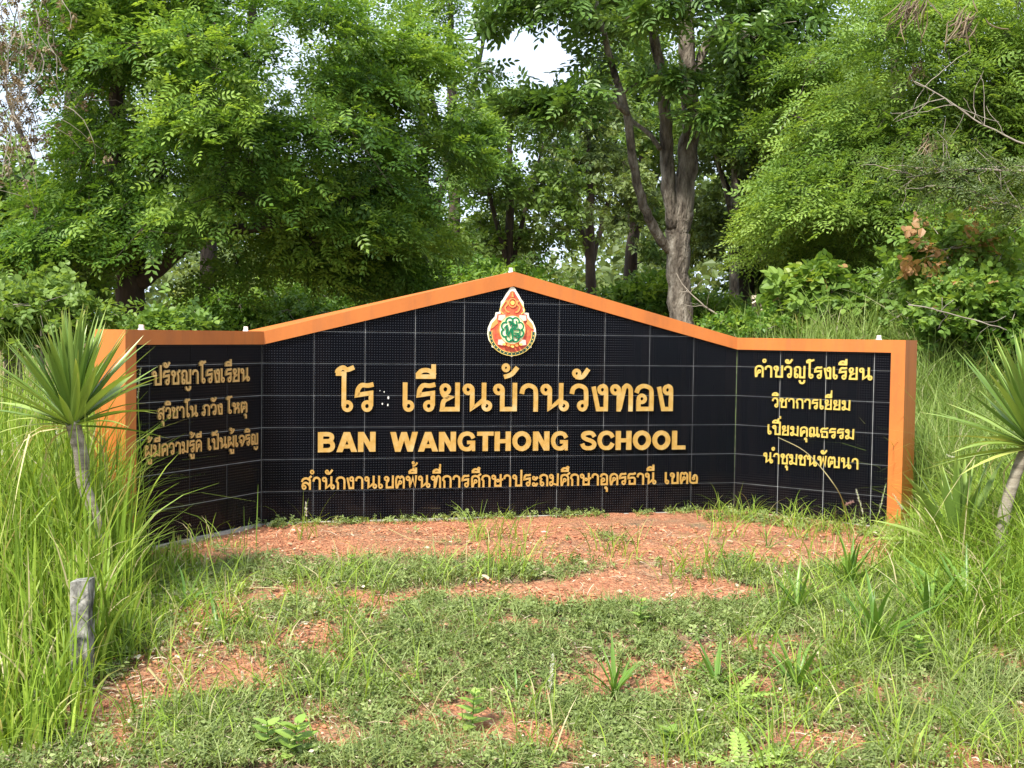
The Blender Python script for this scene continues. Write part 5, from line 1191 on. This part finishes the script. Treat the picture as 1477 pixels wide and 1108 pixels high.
pl('slanting white plume in the grass below the left plant crown', 34, 668, 5.6, -14, -42, .010, 30)
pl('upright white plume at the left margin beside the leaf crown', 83, 648, 6.0, -1, -46, .010, 12)
pl('short pale plume at the far left edge of the tall grass', 5, 668, 5.6, -2, -18, .010)
pl('white plume in the dark grass near the lower left corner', 62, 1020, 4.35, -16, -26, .010, 8)
pl('white plume crossing the foot of the concrete marker post', 113, 988, 4.4, -6, -22, .010, 4)
pl('white plume standing before the left wing, right of the leaf crown', 198, 575, 5.6, 5, -44, .008, 16)
pl('curved white plume against the right end of the right wing tiles', 1245, 742, 6.6, -10, -36, .010, 6)
pl('slanting white plume in front of the right orange post', 1302, 735, 6.3, -14, -22, .009, -18)
pl('straight pale plume leaning right, next to the right post', 1268, 740, 6.5, 10, -42, .007, -14)
pl('drooping white plume in the grass right of the sign', 1380, 662, 7.2, -14, -6, .010, 20)
pl('thin white plume among the pale grass right of the drooping one', 1422, 688, 7.0, -4, -22, .009, 5)
pl('purple-brown seed head in front of the right wing tiles', 1218, 728, 6.7, 12, -4, .016, 20, 'purple', 120)
pl('tiny white plume on the slope left of centre', 376, 902, 5.2, -2, -18, .008)
pl('small white plume on the slope near the bottom left centre', 352, 985, 4.6, -3, -16, .009)
pl('pale feathery grass head standing in the lower centre', 793, 1000, 4.55, 4, -55, .012, -4)
# arching bare stalk across the right wing, and long fallen stalk on the slope
def stalk(label, pts, r=.0022):
    rt = MB(); p = np.array(pts, float); t = np.linspace(0, len(p) - 1, 20); pp = np.stack([np.interp(t, np.arange(len(p)), p[:, i]) for i in range(3)], 1)
    for _ in range(4): pp[1:-1] = .25 * pp[:-2] + .5 * pp[1:-1] + .25 * pp[2:]
    rt.tube(pp, np.linspace(r, r * .6, 20), 5, tint=.97); root = thing('dry_stalk', label, 'stalk', pts[0], 'dry grass stalks'); build('stem', rt, M['grass'], root)
stalk('arching pale grass stalk crossing the lettering on the right wing', [gpt(1222, 752), P(1215, 715, 6.75), P(1188, 678, 6.8), P(1160, 648, 6.82), P(1122, 631, 6.85)], .0032)
def gl(px, py, dz=.03): q = gpt(px, py); q[2] += dz; return q
stalk('long straight dry stalk lying across the slope left of centre', [gl(500, 906, .08), gl(550, 968, .05), gl(628, 1046, .03)])
stalk('bleached stick lying on bare earth below the tall grass', [gl(214, 975), gl(238, 1000, .02)], .0055)
stalk('pale stick lying on the left slope near the young lily', [gl(280, 868), gl(360, 856), gl(420, 858)], .0035)
stalk('dry twig lying on the gravel before the sign', [gl(560, 770), gl(590, 785), gl(640, 790)], .003)
stalk('pale broken stick on the slope at the left margin of the herbs', [gl(420, 870), gl(458, 888)], .0045)
stalk('hooked grey stick at the lower right of the slope', [gl(1115, 1020), gl(1128, 1030, .05), gl(1132, 1052)], .0035)
